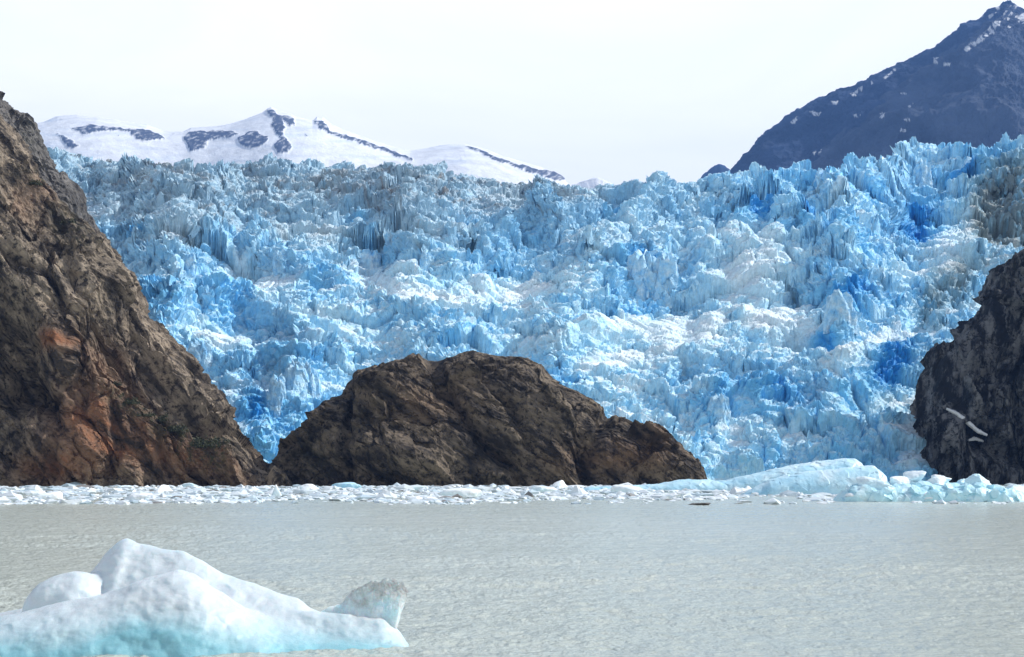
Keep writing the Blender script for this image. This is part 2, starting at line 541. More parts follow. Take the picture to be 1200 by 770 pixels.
def build_snow_mountain():
    sil = [(-420, 210), (-250, 165), (-100, 150), (0, 156), (51, 151), (67, 144), (91, 143), (115, 146), (149, 152), (172, 153), (192, 163), (214, 162), (223, 156), (270, 155),
           (287, 149), (307, 139), (314, 133), (318, 131), (326, 135), (341, 140), (346, 146), (366, 150), (371, 142), (378, 143), (387, 154), (400, 160),
           (440, 173), (481, 185), (522, 176), (545, 174), (569, 181), (589, 191), (630, 202), (654, 213), (676, 232), (730, 275)]
    P, u, phi = arch(sil, 9500, 1900, 1300, 560, b=1.0, w_pow=0.3, clus=0.135, fan=True)
    N = grid_normals(P)
    px, py = project(P)
    pxw = px + 5.0 * fbm2(px / 14, py / 9, 5, 4, 0.65); pyw = py + 4.0 * fbm2(px / 12, py / 8, 5, 8, 0.65)
    O1 = lambda pts: [(x * 0.33756, 100 + y * 0.33766) for x, y in pts]
    O2 = lambda pts: [(400 + x * 0.33756, 100 + y * 0.33766) for x, y in pts]
    polys = [O1([(248, 150), (300, 143), (370, 146), (440, 158), (490, 155), (520, 160), (575, 186), (500, 198), (470, 190), (455, 168), (380, 162), (290, 172)]),
             O1([(203, 172), (225, 178), (272, 212), (255, 222), (238, 215)]),
             O1([(636, 185), (665, 162), (810, 160), (827, 172), (770, 187), (722, 192), (715, 215), (660, 230), (650, 210)]),
             O1([(825, 185), (860, 165), (890, 160), (932, 185), (920, 207), (870, 222), (840, 210)]),
             O1([(925, 95), (945, 88), (975, 110), (985, 150), (980, 170), (1015, 210), (1000, 235), (965, 238), (950, 215), (975, 185), (955, 160), (945, 120)]),
             O1([(970, 106), (1005, 112), (1025, 135), (1010, 144), (985, 132)]),
             O1([(1090, 122), (1122, 126), (1145, 160), (1188, 172), (1188, 182), (1140, 168), (1105, 150)]),
             O2([(0, 172), (120, 208), (245, 248), (240, 257), (120, 220), (0, 184)]),
             O2([(425, 214), (470, 220), (545, 256), (640, 284), (740, 312), (775, 326), (770, 335), (700, 318), (600, 286), (540, 266), (470, 232)])]
    rock = np.zeros(px.shape)
    for q in polys: rock = np.maximum(rock, in_poly(pxw, pyw, q))
    front = (np.arange(px.shape[0]) < px.shape[0] * 0.53)[:, None]
    rock = np.maximum(rock, (fbm2(px / 16, py / 7, 5, 79, 0.65) > 0.50 - 0.25 * blur(rock, 25)) * (py < 178) * (px < 600)) * front
    rid = fbm3(P / 420, 5, 3, 0.55, True)
    soft = fbm3(P / 900, 3, 12)
    P = P + N * (60 * soft + 25 * fbm3(P / 380, 3, 18) + blur(rock, 3) * (2 + 16 * rid) + 3 * fbm3(P / 160, 4, 14))[..., None] * np.array([1, 1, 0.5])
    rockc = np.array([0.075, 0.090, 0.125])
    snow = SNOWC + (SNOW2 - SNOWC) * sstep(0.0, 0.6, fbm2(px / 60 + py / 20, py / 6, 4, 21))[..., None]
    sp = sstep(0.02, 0.35, fbm2(px / 7 + py / 5, py / 3.2, 5, 77, 0.65))[..., None]
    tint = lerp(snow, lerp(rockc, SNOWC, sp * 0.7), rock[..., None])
    obj('snowy_mountain', grid_mesh('snowy_mountain', P, False, {'tint': tint}, flip=False), M_MOUNT, kind='structure')
build_snow_mountain()

def build_dark_mountain():
    back = [(780, 300), (830, 232), (856, 205), (867, 195), (884, 176), (901, 163), (918, 150), (930, 139), (948, 131), (975, 119), (1003, 106), (1030, 90), (1057, 79), (1099, 68),
            (1114, 56), (1138, 37), (1158, 24), (1173, 12), (1180, 8), (1192, 13), (1200, 17), (1260, 70), (1340, 95), (1450, 60), (1600, 130), (1750, 300)]
    frontr = [(925, 215), (945, 190), (975, 168), (1003, 146), (1040, 118), (1070, 100), (1098, 82), (1120, 66), (1138, 50), (1160, 32), (1180, 14), (1200, 26), (1260, 85), (1340, 130), (1450, 120), (1600, 200), (1700, 320)]
    hazy_tint_a = np.array([0.015, 0.036, 0.082]); hazy_tint_b = np.array([0.044, 0.064, 0.100])  # rock tints with some blue of the distant haze painted in
    snow_marks = [(1083 + 800 * 0, 0, 0)]
    C = lambda pts: [(800 + x * 0.33756, y * 0.33766) for x, y in pts]
    marks = [C([(1085, 70), (1105, 75), (1085, 110), (1030, 150), (985, 178), (975, 170), (1020, 135), (1060, 100)]), C([(1160, 55), (1190, 45), (1190, 75), (1170, 70)]),
             C([(905, 222), (930, 218), (925, 228), (905, 230)]), C([(868, 200), (888, 200), (885, 222), (872, 215)]), C([(745, 240), (700, 275), (690, 270), (735, 238)]),
             C([(580, 325), (625, 300), (620, 318), (590, 332)]), C([(515, 350), (540, 348), (538, 362), (520, 362)]), C([(440, 385), (480, 390), (478, 402), (450, 398)]),
             C([(378, 420), (395, 405), (392, 425), (382, 430)]), C([(585, 398), (622, 398), (618, 410), (595, 408)]), C([(755, 322), (780, 322), (776, 330), (758, 328)]),
             C([(780, 365), (800, 360), (796, 372), (784, 372)]), C([(768, 410), (792, 412), (788, 424), (772, 422)]), C([(755, 448), (778, 446), (776, 458), (758, 458)]),
             C([(685, 395), (700, 390), (695, 408), (684, 410)]), C([(455, 530), (485, 520), (480, 528), (460, 540)]), C([(650, 282), (668, 278), (664, 292), (652, 292)])]
    root = obj('mountain', None, None, kind='structure')
    for nm, sil, dc, w, sd, ta, dz in (('back_ridge', back, 7000, 1500, 5, hazy_tint_a, 0), ('front_ridge', frontr, 6700, 1500, 11, hazy_tint_b, 1)):
        P, u, phi = arch(sil, dc, w, 1200, 800, b=1.0, w_pow=0.4, clus=0.06, fan=True)
        N = grid_normals(P)
        px, py = project(P)
        pxw = px + 5 * fbm2(px / 10, py / 10, 5, 4, 0.65); pyw = py + 4 * fbm2(px / 10, py / 10, 5, 8, 0.65)
        Q = np.stack([P[..., 0] * 0.8 + P[..., 2] * 0.6, P[..., 1], P[..., 2] * 0.3], -1)
        Q = Q + 120 * np.stack([fbm3(P / 500, 3, sd + 70 + k) for k in range(3)], -1)
        d = 170 * fbm3(Q / 620, 5, sd, 0.55, True) + 55 * fbm3(P / 130, 5, sd + 40, 0.62, True)
        d = d * (1 - 0.75 * np.exp(-((phi[:, None] - np.pi / 2) / 0.05) ** 2))
        d = d * 0.9; d = d - np.percentile(d, 80)
        P = P + N * d[..., None] * np.array([1, 1, 0.6])
        px2, py2 = project(P)
        sn = np.zeros(px.shape)
        for q in marks: sn = np.maximum(sn, in_poly(px2 + pxw - px, py2 + pyw - py, q))
        sn = sn * (np.arange(px.shape[0]) < px.shape[0] * 0.55)[:, None] * sstep(-0.22, 0.05, fbm2(px / 4 - py / 9, py / 5, 4, 19, 0.6))
        sn = np.maximum(sn, 0.8 * sstep(0.36, 0.5, fbm2(px / 12 + py / 16, py / 7, 4, 29, 0.6) - 0.012 * (py - 30)) * (py < 90))
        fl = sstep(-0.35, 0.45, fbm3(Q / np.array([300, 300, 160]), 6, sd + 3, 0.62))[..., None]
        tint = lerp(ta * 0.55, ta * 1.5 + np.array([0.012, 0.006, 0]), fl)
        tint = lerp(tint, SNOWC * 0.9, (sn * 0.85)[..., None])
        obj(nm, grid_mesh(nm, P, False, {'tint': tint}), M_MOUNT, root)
    for nm, sil, dc in (('far_peak', [(815, 230), (826, 207), (836, 200), (843, 197), (850, 200), (858, 206), (870, 230)], 9000),
                        ('far_peak', [(645, 240), (672, 218), (685, 214), (700, 213), (714, 217), (740, 240)], 9300)):
        P, u, phi = arch(sil, dc, 300, 80, 60, b=1.0)
        N = grid_normals(P); P = P + N * (25 * fbm3(P / 150, 4, 8, 0.5, True))[..., None]
        sn = sstep(-0.5 if dc > 9100 else 0.0, 0.3 if dc < 9100 else -0.1, fbm3(P / 200, 4, 71))[..., None] * (1.0 if dc > 9100 else 0.2)
        obj(nm, grid_mesh(nm, P, False, {'tint': lerp(np.broadcast_to(hazy_tint_a * 1.3, P.shape), SNOWC, sn)}), M_MOUNT, root)
build_dark_mountain()

# ------------------------------------------------------------------ glacier
SKY_LINE = [(-400, 165), (-150, 168), (57, 172), (91, 177), (111, 184), (135, 188), (169, 187), (236, 187), (280, 189), (354, 189), (400, 191), (444, 195), (484, 197), (535, 200),
            (602, 207), (656, 212), (721, 216), (751, 216), (778, 211), (800, 212), (820, 210), (874, 201), (918, 199), (955, 194), (982, 194), (1006, 187), (1036, 191), (1063, 180),
            (1094, 177), (1114, 182), (1141, 184), (1166, 177), (1181, 167), (1200, 162), (1260, 140), (1400, 110), (1600, 90)]
DEEP = [(1078, 255, 22, 24, -30, 1.0), (1130, 214, 26, 9, -12, 1.0), (1068, 275, 16, 10, 0, .8), (890, 262, 26, 10, -8, .95), (945, 268, 18, 9, 10, .8), (985, 282, 22, 6, 8, .7),
        (752, 318, 22, 24, -20, .75), (985, 348, 30, 16, 0, .7), (968, 398, 20, 9, 0, .9), (1050, 425, 30, 20, -25, 1.0), (1035, 445, 16, 14, 0, .9), (1010, 345, 14, 14, 0, .6),
        (900, 456, 60, 9, 2, .7), (845, 470, 16, 14, 0, .6), (950, 480, 50, 18, 0, .35), (1030, 530, 45, 16, -15, .45), (335, 495, 20, 26, 0, .65), (302, 490, 12, 24, 0, .7),
        (246, 461, 13, 9, -15, .9), (290, 470, 20, 30, 0, .4), (720, 250, 16, 24, 35, .55), (420, 250, 14, 8, 0, .5), (160, 272, 14, 6, 0, .5), (370, 320, 40, 14, 12, .45),
        (250, 330, 30, 14, 25, .4), (450, 300, 30, 12, 0, .4), (625, 285, 40, 14, 0, .35), (560, 262, 40, 12, 20, .3), (330, 398, 40, 14, 0, .35), (190, 350, 30, 14, 30, .4)]
WHITE = [(880, 320, 55, 28, -15, 1.0), (930, 385, 60, 16, 20, .9), (1010, 410, 60, 10, -12, .9), (800, 395, 90, 10, 4, .8), (1110, 310, 30, 30, -40, .6), (480, 340, 60, 10, 4, .8),
         (560, 335, 90, 10, 2, .7), (330, 345, 30, 30, 30, .5), (730, 420, 80, 12, 4, .6), (860, 520, 25, 25, 40, .6), (1075, 500, 20, 40, 20, .8), (650, 395, 60, 10, 0, .6),
         (820, 290, 30, 10, -30, .5), (1135, 260, 40, 10, -25, .7), (850, 285, 20, 8, 0, .5), (410, 390, 50, 18, 0, .5), (240, 400, 30, 20, 50, .5)]
DIRT = [(1165, 260, 28, 40, -20, 1.0), (1125, 330, 24, 26, 20, .8), (1190, 240, 30, 50, 0, 1.0), (1095, 365, 14, 24, 0, .7), (345, 440, 30, 18, 10, .8), (235, 410, 18, 12, 0, .8),
        (820, 440, 40, 8, 4, .6), (180, 205, 90, 10, 3, .6), (300, 215, 120, 14, 2, .6), (480, 215, 120, 14, 4, .7), (640, 220, 80, 8, 4, .6), (250, 262, 90, 10, 4, .6),
        (110, 235, 30, 25, 40, .6), (400, 232, 100, 10, 2, .5), (860, 235, 40, 6, 20, .5), (140, 290, 40, 8, 10, .4), (330, 290, 60, 8, 6, .4), (905, 440, 40, 8, 0, .4), (770, 300, 14, 10, 0, .4)]
RELIEF = [(635, 255, 26, 14, 0, 14), (1063, 205, 22, 20, -20, 12), (755, 298, 24, 18, 0, 13), (985, 340, 30, 16, 0, 8), (250, 468, 12, 8, 0, -7), (1078, 262, 18, 16, -30, -9),
          (1050, 432, 20, 14, -25, -6), (340, 430, 26, 18, 0, 8), (235, 405, 16, 12, 0, 5), (890, 258, 28, 9, 0, 6), (700, 285, 50, 8, 0, -8), (1130, 222, 22, 7, 0, -5),
          (968, 400, 18, 7, 0, -6), (450, 285, 60, 8, 0, 5), (180, 275, 40, 8, 0, -5), (300, 300, 40, 7, 15, 6), (880, 330, 50, 20, -15, 3), (845, 462, 14, 10, 0, 4)]

STEPS = [([(690, 292), (735, 268), (772, 222)], 9, 8), ([(420, 300), (470, 290), (520, 302), (570, 330)], 8, 5), ([(830, 305), (868, 268), (905, 258), (960, 280)], 9, 8), ([(640, 400), (720, 380), (800, 385), (870, 372)], 8, 5),
         ([(820, 462), (900, 452), (990, 448)], 6, 6), ([(930, 440), (1000, 415), (1050, 385), (1085, 350)], 9, 7), ([(160, 300), (240, 320), (330, 310), (400, 330)], 8, 5), ([(200, 360), (270, 345), (330, 370), (400, 420)], 8, 5),
         ([(560, 300), (600, 275), (640, 250)], 7, 6), ([(640, 318), (700, 306), (765, 260)], 9, -6), ([(880, 388), (968, 408), (1040, 398)], 9, -7), ([(430, 330), (560, 350), (680, 340)], 9, -4)]

def respace(D, Z, others, NR):
    """even spacing down every column, finer where the ice is near"""
    ds = np.hypot(np.gradient(D, axis=0), np.gradient(Z, axis=0)) / (np.maximum(D, 500) / 1200)
    # neighbouring columns keep in step
    for ax, k in ((1, 45), (0, 15), (1, 45), (1, 31)):
        pad = [(0, 0), (0, 0)]; pad[ax] = (k // 2 + 1, k // 2)
        c = np.cumsum(np.pad(ds, pad, mode='edge'), ax)
        ds = (c[:, k:] - c[:, :-k]) / k if ax else (c[k:] - c[:-k]) / k
    cum = np.cumsum(ds, 0)
    src = [D, Z] + others
    out = [np.empty((NR, D.shape[1])) for _ in src]
    for j in range(D.shape[1]):
        q = np.linspace(cum[0, j], cum[-1, j], NR)
        for o_, a_ in zip(out, src): o_[:, j] = np.interp(q, cum[:, j], a_[:, j])
    return out

def build_glacier():
    NC = 1320
    u = np.linspace(-200, 1440, NC)
    ys = np.interp(u, *np.array(SKY_LINE, float).T) + 5
    ya = np.concatenate([np.linspace(568, 440, 270, endpoint=False), np.linspace(440, 300, 330, endpoint=False), np.linspace(300, 190, 340)])
    Y = 568 + (ya[:, None] - 568) * ((568 - ys)[None] / (568 - 190))
    U = np.broadcast_to(u[None], Y.shape)
    dy = -np.diff(Y, axis=0, prepend=Y[:1])
    rate = np.interp(Y, [190, 240, 300, 360, 440, 480, 568], [2.3, 1.8, 1.35, 1.1, 0.9, 0.62, 0.5])
    wu, wy = U + 26 * fbm2(U / 120, Y / 60, 2, 41), Y + 10 * fbm2(U / 90, Y / 45, 2, 43)
    terr = fbm2(wu / 170, wy / 26, 3, 51, 0.55)
    rate = rate * np.exp(2.0 * terr) * 0.88
    D = 705 + 26 * fbm2(u / 160, u * 0, 2, 3)[None] + 45 * sstep(1085, 1170, u)[None] + np.cumsum(rate * dy, 0)
    Z = CH + (HY - Y) / F * D
    # beyond the crest the ice flattens and runs on out of sight
    nb = 40
    k = np.arange(1, nb + 1)[:, None]
    D = np.vstack([D, D[-1:] + 9.0 * k]); Z = np.vstack([Z, Z[-1:] + 0.45 * k - 0.02 * k * k])
    Y = np.vstack([Y, Y[-1:] - 0.3 * k]); terr = np.vstack([terr, np.broadcast_to(terr[-1:], (nb, NC))])
    D, Z, Y, terr = respace(D, Z, [Y, terr], 900)
    U = np.broadcast_to(u[None], Y.shape)
    X = ((U - CX) / F * D).astype(np.float32); D = D.astype(np.float32)
    def marks(U, Y, X, D, Z):
        bu, by = U + 9 * fbm2(X / 26, (D + Z) / 26, 3, 61), Y + 6 * fbm2(X / 22, (D + Z) / 30, 3, 63)
        S = lambda L: np.clip(sum(s * blob(bu, by, a, b, c, d, e) for a, b, c, d, e, s in L), 0, 1.2)
        return S(DEEP), S([(a, b, c * 1.1, d * 1.1, e, s) for a, b, c, d, e, s in WHITE]), S(DIRT)
    deep, white, dirt = marks(U, Y, X, D, Z)
    flat = sstep(0.0, 0.40, terr) * sstep(200, 300, Y + 0.06 * (600 - U))
    smooth = np.clip(white + 0.75 * flat * (1 - deep), 0, 1)
    relief = 0.55 * sum(s * blob(U, Y, a, b, c, d, e) for a, b, c, d, e, s in RELIEF)
    for pts, wd, hh in STEPS: relief = relief + hh * np.exp(-(seg_dist(U, Y, pts) / wd) ** 2)
    # the great seracs and steps first
    qx = X + 6 * fbm2(X / 28, D / 28, 3, 71); qd = D + 6 * fbm2(X / 28, D / 28, 3, 73)
    reg = np.interp(Y, [150, 200, 300, 420, 500, 570], [0.85, 0.95, 0.95, 0.62, 0.62, 0.45]) * (1 - 0.62 * smooth) * (0.7 + 0.55 * sstep(-0.4, 0.5, fbm2(X / 120, D / 120, 2, 75)))
    tame = sstep(310, 225, Y) * sstep(900, 650, U)
    reg = reg * (1 + 0.3 * sstep(290, 200, Y) * sstep(760, 900, U))
    fresh = 0
    h = 0
    for sz, am, asp, sd, crev, tl in ((40, 10, 1.9, 100, 0.09, 10), (18, 6.5, 1.4, 101, 0.12, 7), (8, 2.4, 1.2, 103, 0.13, 3)):
        f1, f2, r, r2, r3, vx, vy = worley2(qx / (sz * asp), qd / sz, sd)
        wgt = 1 - tame * (0.6 if sz > 10 else 0.2)
        h = h + wgt * (am * (r ** 1.6 - 0.35) + tl * (2 * (r2 - 0.5) * vx + 2.0 * (r3 - 0.62) * vy) - am * 0.6 * (1 - sstep(0, crev, f2 - f1)))
        fresh = fresh + (r3 - 0.5) * 0.4
    front = sstep(568, 545, Y)
    hz = h * reg * (0.25 + 0.75 * front) + relief
    Zf = Z + hz
    Df = D - 0.45 * hz
    D, Z, Y, terr, fresh, reg, tame, smooth, flat = respace(Df, Zf, [Y, terr, fresh, reg, tame, smooth, flat], 1000)
    U = np.broadcast_to(u[None], Y.shape)
    X = (U - CX) / F * D
    P = np.stack([X, D, Z], -1).astype(np.float32)
    N = grid_normals(P)
    N *= np.where(N[..., 2:3] < 0, -1, 1)
    Ns = blur(N, 14); Ns /= np.linalg.norm(Ns, axis=-1, keepdims=True)
    # then broken blocks all over it, pushed out square to the surface
    Q = P + 2.0 * np.stack([fbm3(P / 10, 2, 200 + k) for k in range(3)], -1).astype(np.float32)
    d = 0; crack = 0
    lean = np.array([1.25, 1.0, 0.8], np.float32)
    far = np.interp(Y, [180, 300, 420, 570], [1.15, 1.1, 0.95, 0.85])
    for sz, cf, sd in ((8.5, 0.28, 211), (4.4, 0.32, 213), (2.2, 0.30, 217)):
        val = np.zeros(Y.shape, np.float32)
        f1, f2, tl = worley3(Q / (sz * lean), sd, val=val)
        d = d + sz * cf * (tl * 1.1 + (val - 0.5) * 1.1 - 0.35 * (1 - sstep(0, 0.16, f2 - f1)))
        if sz < 8: crack = crack + 0.5 * (1 - sstep(0.02, 0.2, f2 - f1))
        fresh = fresh + (val - 0.5) * 0.35
    d = d + 0.8 * fbm3(P / 3.4, 3, 231, 0.6, True)
    rub = 0.35 + 0.85 * sstep(-0.45, 0.35, fbm2(U / 60, Y / 22, 3, 237, 0.55))
    d = d * far * rub * (1 - 0.72 * smooth) * sstep(0, 12, np.arange(Y.shape[0]))[:, None]
    dirn = Ns * np.array([1, 1, 0.85]) + np.array([0, 0, 0.25])
    P = P + dirn * d[..., None]
    P[..., 2] = np.maximum(P[..., 2], -1.5)
    P[0, :, 2] = -3
    X, D, Z = (P[..., k].astype(np.float32) for k in range(3))
    N2 = grid_normals(P)
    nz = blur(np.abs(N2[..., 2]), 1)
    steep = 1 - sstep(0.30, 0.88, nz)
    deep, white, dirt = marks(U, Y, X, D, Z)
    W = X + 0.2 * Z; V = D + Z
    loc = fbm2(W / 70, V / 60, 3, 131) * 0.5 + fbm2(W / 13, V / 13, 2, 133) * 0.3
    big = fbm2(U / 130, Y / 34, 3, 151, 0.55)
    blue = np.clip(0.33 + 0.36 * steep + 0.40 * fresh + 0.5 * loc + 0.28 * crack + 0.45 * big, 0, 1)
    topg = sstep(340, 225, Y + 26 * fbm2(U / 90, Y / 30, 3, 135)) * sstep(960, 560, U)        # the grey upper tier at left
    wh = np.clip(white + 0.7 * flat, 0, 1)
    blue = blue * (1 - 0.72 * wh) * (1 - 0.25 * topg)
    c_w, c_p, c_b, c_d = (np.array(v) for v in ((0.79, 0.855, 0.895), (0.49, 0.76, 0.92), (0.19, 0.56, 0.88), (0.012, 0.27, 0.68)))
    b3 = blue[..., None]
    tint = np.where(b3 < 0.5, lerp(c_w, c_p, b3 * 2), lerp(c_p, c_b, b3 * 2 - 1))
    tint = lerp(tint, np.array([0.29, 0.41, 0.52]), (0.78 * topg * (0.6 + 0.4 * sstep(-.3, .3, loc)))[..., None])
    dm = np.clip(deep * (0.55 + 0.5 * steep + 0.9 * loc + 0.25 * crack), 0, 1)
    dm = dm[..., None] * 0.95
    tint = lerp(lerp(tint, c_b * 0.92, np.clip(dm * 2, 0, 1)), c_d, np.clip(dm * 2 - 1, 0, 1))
    dn = fbm2(W / 7, V / 7, 4, 141, 0.6) + 0.5 * fbm2(W / 30, V / 30, 2, 143)
    dd = np.clip(dirt, 0, 1) * np.where(U > 1050, sstep(-0.75, 0.15, dn), sstep(-0.25, 0.45, dn)) + 0.35 * sstep(0.25, 0.6, dn) * (1 - steep)
    streak = sstep(0.12, 0.5, fbm2(U / 70 + 0.4 * loc, Y / 5.0 + 0.5 * loc, 4, 171, 0.6)) * sstep(330, 235, Y) * sstep(900, 600, U)
    dd = dd + 0.75 * streak
    dc = np.where((U > 1050)[..., None], np.array([0.14, 0.17, 0.17]), np.array([0.21, 0.205, 0.21]))
    tint = lerp(tint, dc, np.clip(dd * np.where(U > 1050, 1.1, 0.85), 0, 0.92)[..., None])
    root = obj('glacier', None, None, label='crevassed blue glacier tumbling down the valley behind the rocks', cat='glacier', loc=(0, 720, 0))
    P[..., 1] -= 720
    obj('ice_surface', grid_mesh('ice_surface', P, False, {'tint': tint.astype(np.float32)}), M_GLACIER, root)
    P[..., 1] += 720
    return root, P, U, Y
glacier, GP, GU, GY = build_glacier()

def ice_colors(P, seed, lo=0.1, hi=0.9, deep=0.0):
    f = np.clip(0.5 * (lo + hi) + (hi - lo) * fbm3(P / 4, 4, seed, 0.6), 0, 1)[..., None]
    c_w, c_p, c_b = (np.array(v) for v in ((0.80, 0.85, 0.89), (0.46, 0.71, 0.88), (0.20, 0.52, 0.84)))
    t = np.where(f < 0.5, lerp(c_w, c_p, f * 2), lerp(c_p, c_b, f * 2 - 1))
    return lerp(t, np.array([0.03, 0.22, 0.64]), deep)

def serac(px, py, wpx, hpx, seed, flutes, lean=0.0):
    """one standing tower of ice, fluted, jagged on top, rising out of the glacier"""
    i = np.argmin((GU[0] - px) ** 2)
    j = np.argmin(np.abs(project(GP[:, i])[1] - py))
    base = GP[j, i]
    m = base[1] / F
    W, H = wpx * m, hpx * m
    na, nh = 150, 70
    th = np.linspace(0, 2 * np.pi, na); t = np.linspace(-0.35, 1, nh)
    T, TH = np.meshgrid(t, th, indexing='ij')
    tc_ = np.clip(T, 0, 1)
    thd = TH + 0.15 * np.sin(3 * TH + seed)
    rad = (1 - 0.38 * tc_ ** 1.4) * (1 + 0.11 * np.abs(np.sin(thd * flutes / 2 + seed)) + 0.08 * np.sin(2 * TH + seed))
    rad = np.abs(rad) * (1 - sstep(0.86, 1.0, T) * 0.35)
    X = W / 2 * rad * np.cos(TH); Y = W / 2 * 0.75 * rad * np.sin(TH)
    top = 1 + 0.28 * noise2(np.cos(TH) * 1.8 + seed, np.sin(TH) * 1.8, seed)
    Z = H * T * np.where(T > 0, top, 1) + lean * 0
    X = X + lean * H * tc_
    P = np.stack([X, Y, Z], -1).astype(np.float32)
    f1, f2, tl = worley3(P / (np.float32(H * 0.22) * np.array([1, 1, 2.6], np.float32)), seed)
    d = H * 0.10 * tl + H * 0.05 * fbm3(P / (H * 0.16 * np.array([1, 1, 1.8])), 4, seed + 5, 0.6, True)
    n = np.stack([np.cos(TH), np.sin(TH), 0.4 * tc_], -1)
    P = P + n * d[..., None]
    cap = P[-1].mean(0) + np.array([0, 0, -0.02 * H])
    P = np.concatenate([P, lerp(P[-1:], cap, 0.5) + np.array([0, 0, .03 * H]), np.broadcast_to(cap, (1, na, 3))], 0)
    me = grid_mesh('serac', P, False, {'tint': ice_colors(P, seed, 0.1, 1.1)})
    obj('serac', me, M_GLACIER, glacier, loc=(base[0], base[1] - 720 + 0.25 * W, base[2] - 0.2 * H))

for k, (px, py, w_, h_, fl, ln) in enumerate(((622, 292, 26, 42, 9, .05), (643, 294, 24, 46, 9, 0), (660, 292, 18, 34, 7, -.05), (1062, 232, 30, 52, 8, .05), (1082, 228, 22, 44, 7, .0), (1098, 222, 20, 40, 6, 0),
                                              (1012, 222, 26, 30, 7, .1), (755, 335, 42, 48, 9, 0), (778, 338, 26, 44, 7, .1), (985, 372, 34, 34, 8, 0), (728, 262, 26, 34, 8, -.2), (1140, 205, 22, 26, 6, 0),
                                              (345, 462, 26, 40, 8, 0), (322, 470, 20, 34, 7, .1), (365, 455, 22, 32, 7, -.1), (234, 432, 24, 36, 7, 0), (965, 222, 20, 26, 6, .1), (842, 490, 24, 30, 7, 0),
                                              (220, 318, 16, 26, 6, .1), (330, 318, 18, 28, 6, -.1), (500, 316, 18, 24, 6, 0), (432, 318, 22, 28, 7, .1))):
    serac(px, py, w_, h_, 300 + k, fl, ln)

# ------------------------------------------------------------------ rock masses
def rock_mass(name, parent, sil, dc, width, nu, nphi, mtl, seed, amps, grooves=(), bumps=(), rust=(), lichen=(), dip=50, b=0.75, w_pow=0.5, wmin=0.12, skew=0.9, sizes=(38., 13., 4.5), all_rust=0.0, crest=0.5, offs=56, cwide=0.22):
    P, u, phi = arch(sil, dc, width, nu, nphi, b=b, w_pow=w_pow, wmin=wmin, skew=skew)
    N = blur(grid_normals(P), 6); N /= np.linalg.norm(N, axis=-1, keepdims=True)
    px, py = project(P)
    px = px + 6 * fbm2(px / 30, py / 30, 3, seed + 1); py = py + 5 * fbm2(px / 30, py / 30, 3, seed + 2)
    front = (np.arange(nphi) < nphi * 0.52)[:, None]
    edge = np.minimum(sstep(u[0] - 1, u[0] + 20, u), sstep(u[-1] + 1, u[-1] - 20, u))[None]
    d = rock_relief(P, N, *amps, seed, dip, *sizes) * (0.15 + 0.85 * edge)
    d = d - np.percentile(d, offs)
    for pts, wd, dp in grooves: d = d - dp * np.exp(-(seg_dist(px, py, pts) / wd) ** 2) * front
    for x, y, rx, ry, an, hh in bumps: d = d + hh * blob(px, py, x, y, rx, ry, an) * front
    d = d * (1 - crest * np.exp(-((phi[:, None] - np.pi / 2) / cwide) ** 2))
    P = P + N * d[..., None]
    z = lambda L: np.clip(sum((s * blob(px, py, x, y, rx, ry, an) for x, y, rx, ry, an, s in L), np.zeros(px.shape)), 0, 1)
    at_ = {'rust': np.clip(z(rust) + all_rust, 0, 1), 'lichen': z(lichen)}
    return P, at_

LEFT = [(-420, 30), (-250, 20), (-120, 50), (-40, 85), (-14, 124), (6, 146), (27, 184), (52, 218), (72, 244), (98, 266), (125, 287), (130, 301), (145, 331), (162, 366), (189, 403), (209, 433), (233, 474),
        (243, 494), (262, 507), (282, 522), (308, 543), (338, 561), (352, 569)]
cliff = obj('rock_cliff', None, None, label='tall brown rock cliff with rust stains sloping down to the water', cat='cliff', loc=(-170, 640, 0))
P, A = rock_mass('rock_face', cliff, LEFT, [(-420, 640), (0, 645), (200, 625), (348, 590)], 82, 760, 640, M_ROCK_L, 21, (7.5, 4.4, 0.62),
    grooves=[([(-60, 330), (5, 390), (22, 450)], 30, 26), ([(20, 440), (70, 500), (60, 560)], 7, 4), ([(60, 300), (120, 380), (175, 470)], 8, 4), ([(0, 200), (60, 270), (90, 330)], 8, 4),
             ([(130, 470), (140, 520), (128, 570)], 6, 4), ([(-20, 460), (60, 470), (110, 440)], 8, 5), ([(185, 510), (195, 560)], 5, 3), ([(10, 300), (60, 330), (95, 400)], 6, 4), ([(160, 400), (200, 460), (230, 500)], 6, 3)],
    bumps=[(100, 520, 60, 30, 20, 8), (215, 530, 40, 22, 30, 5), (150, 330, 40, 60, 60, 4), (72, 420, 30, 55, 0, 9), (40, 330, 40, 30, 30, 6), (260, 540, 40, 20, 30, 4), (20, 540, 40, 30, 0, 6)],
    rust=[(110, 500, 60, 40, 20, .8), (70, 405, 22, 10, 15, .9), (180, 530, 70, 30, 20, .55), (60, 550, 50, 20, 0, .7), (40, 230, 25, 40, 60, .3), (130, 430, 60, 40, 40, .35), (260, 545, 60, 20, 30, .4)],
    lichen=[(215, 512, 60, 22, 30, 1.0), (150, 470, 40, 16, 20, .9), (60, 215, 40, 8, 15, .9), (240, 530, 30, 12, 0, 1.0), (90, 270, 40, 12, 45, .6), (110, 380, 40, 30, 30, .3)], dip=52)
P -= np.array([-170, 640, 0], P.dtype)
obj('rock_face', grid_mesh('rock_face', P, False, A), M_ROCK_L, cliff)
GREY = [(-200, 60), (-80, 80), (0, 112), (20, 126), (34, 133), (46, 146), (54, 162), (59, 184), (68, 198), (82, 216), (94, 245), (102, 300), (106, 420)]
P, A = rock_mass('rear_buttress', cliff, GREY, 760, 45, 300, 300, M_ROCK_G, 57, (4, 2.2, 0.7), lichen=[(40, 160, 20, 30, 60, .4)], dip=60)
P -= np.array([-170, 640, 0], P.dtype)
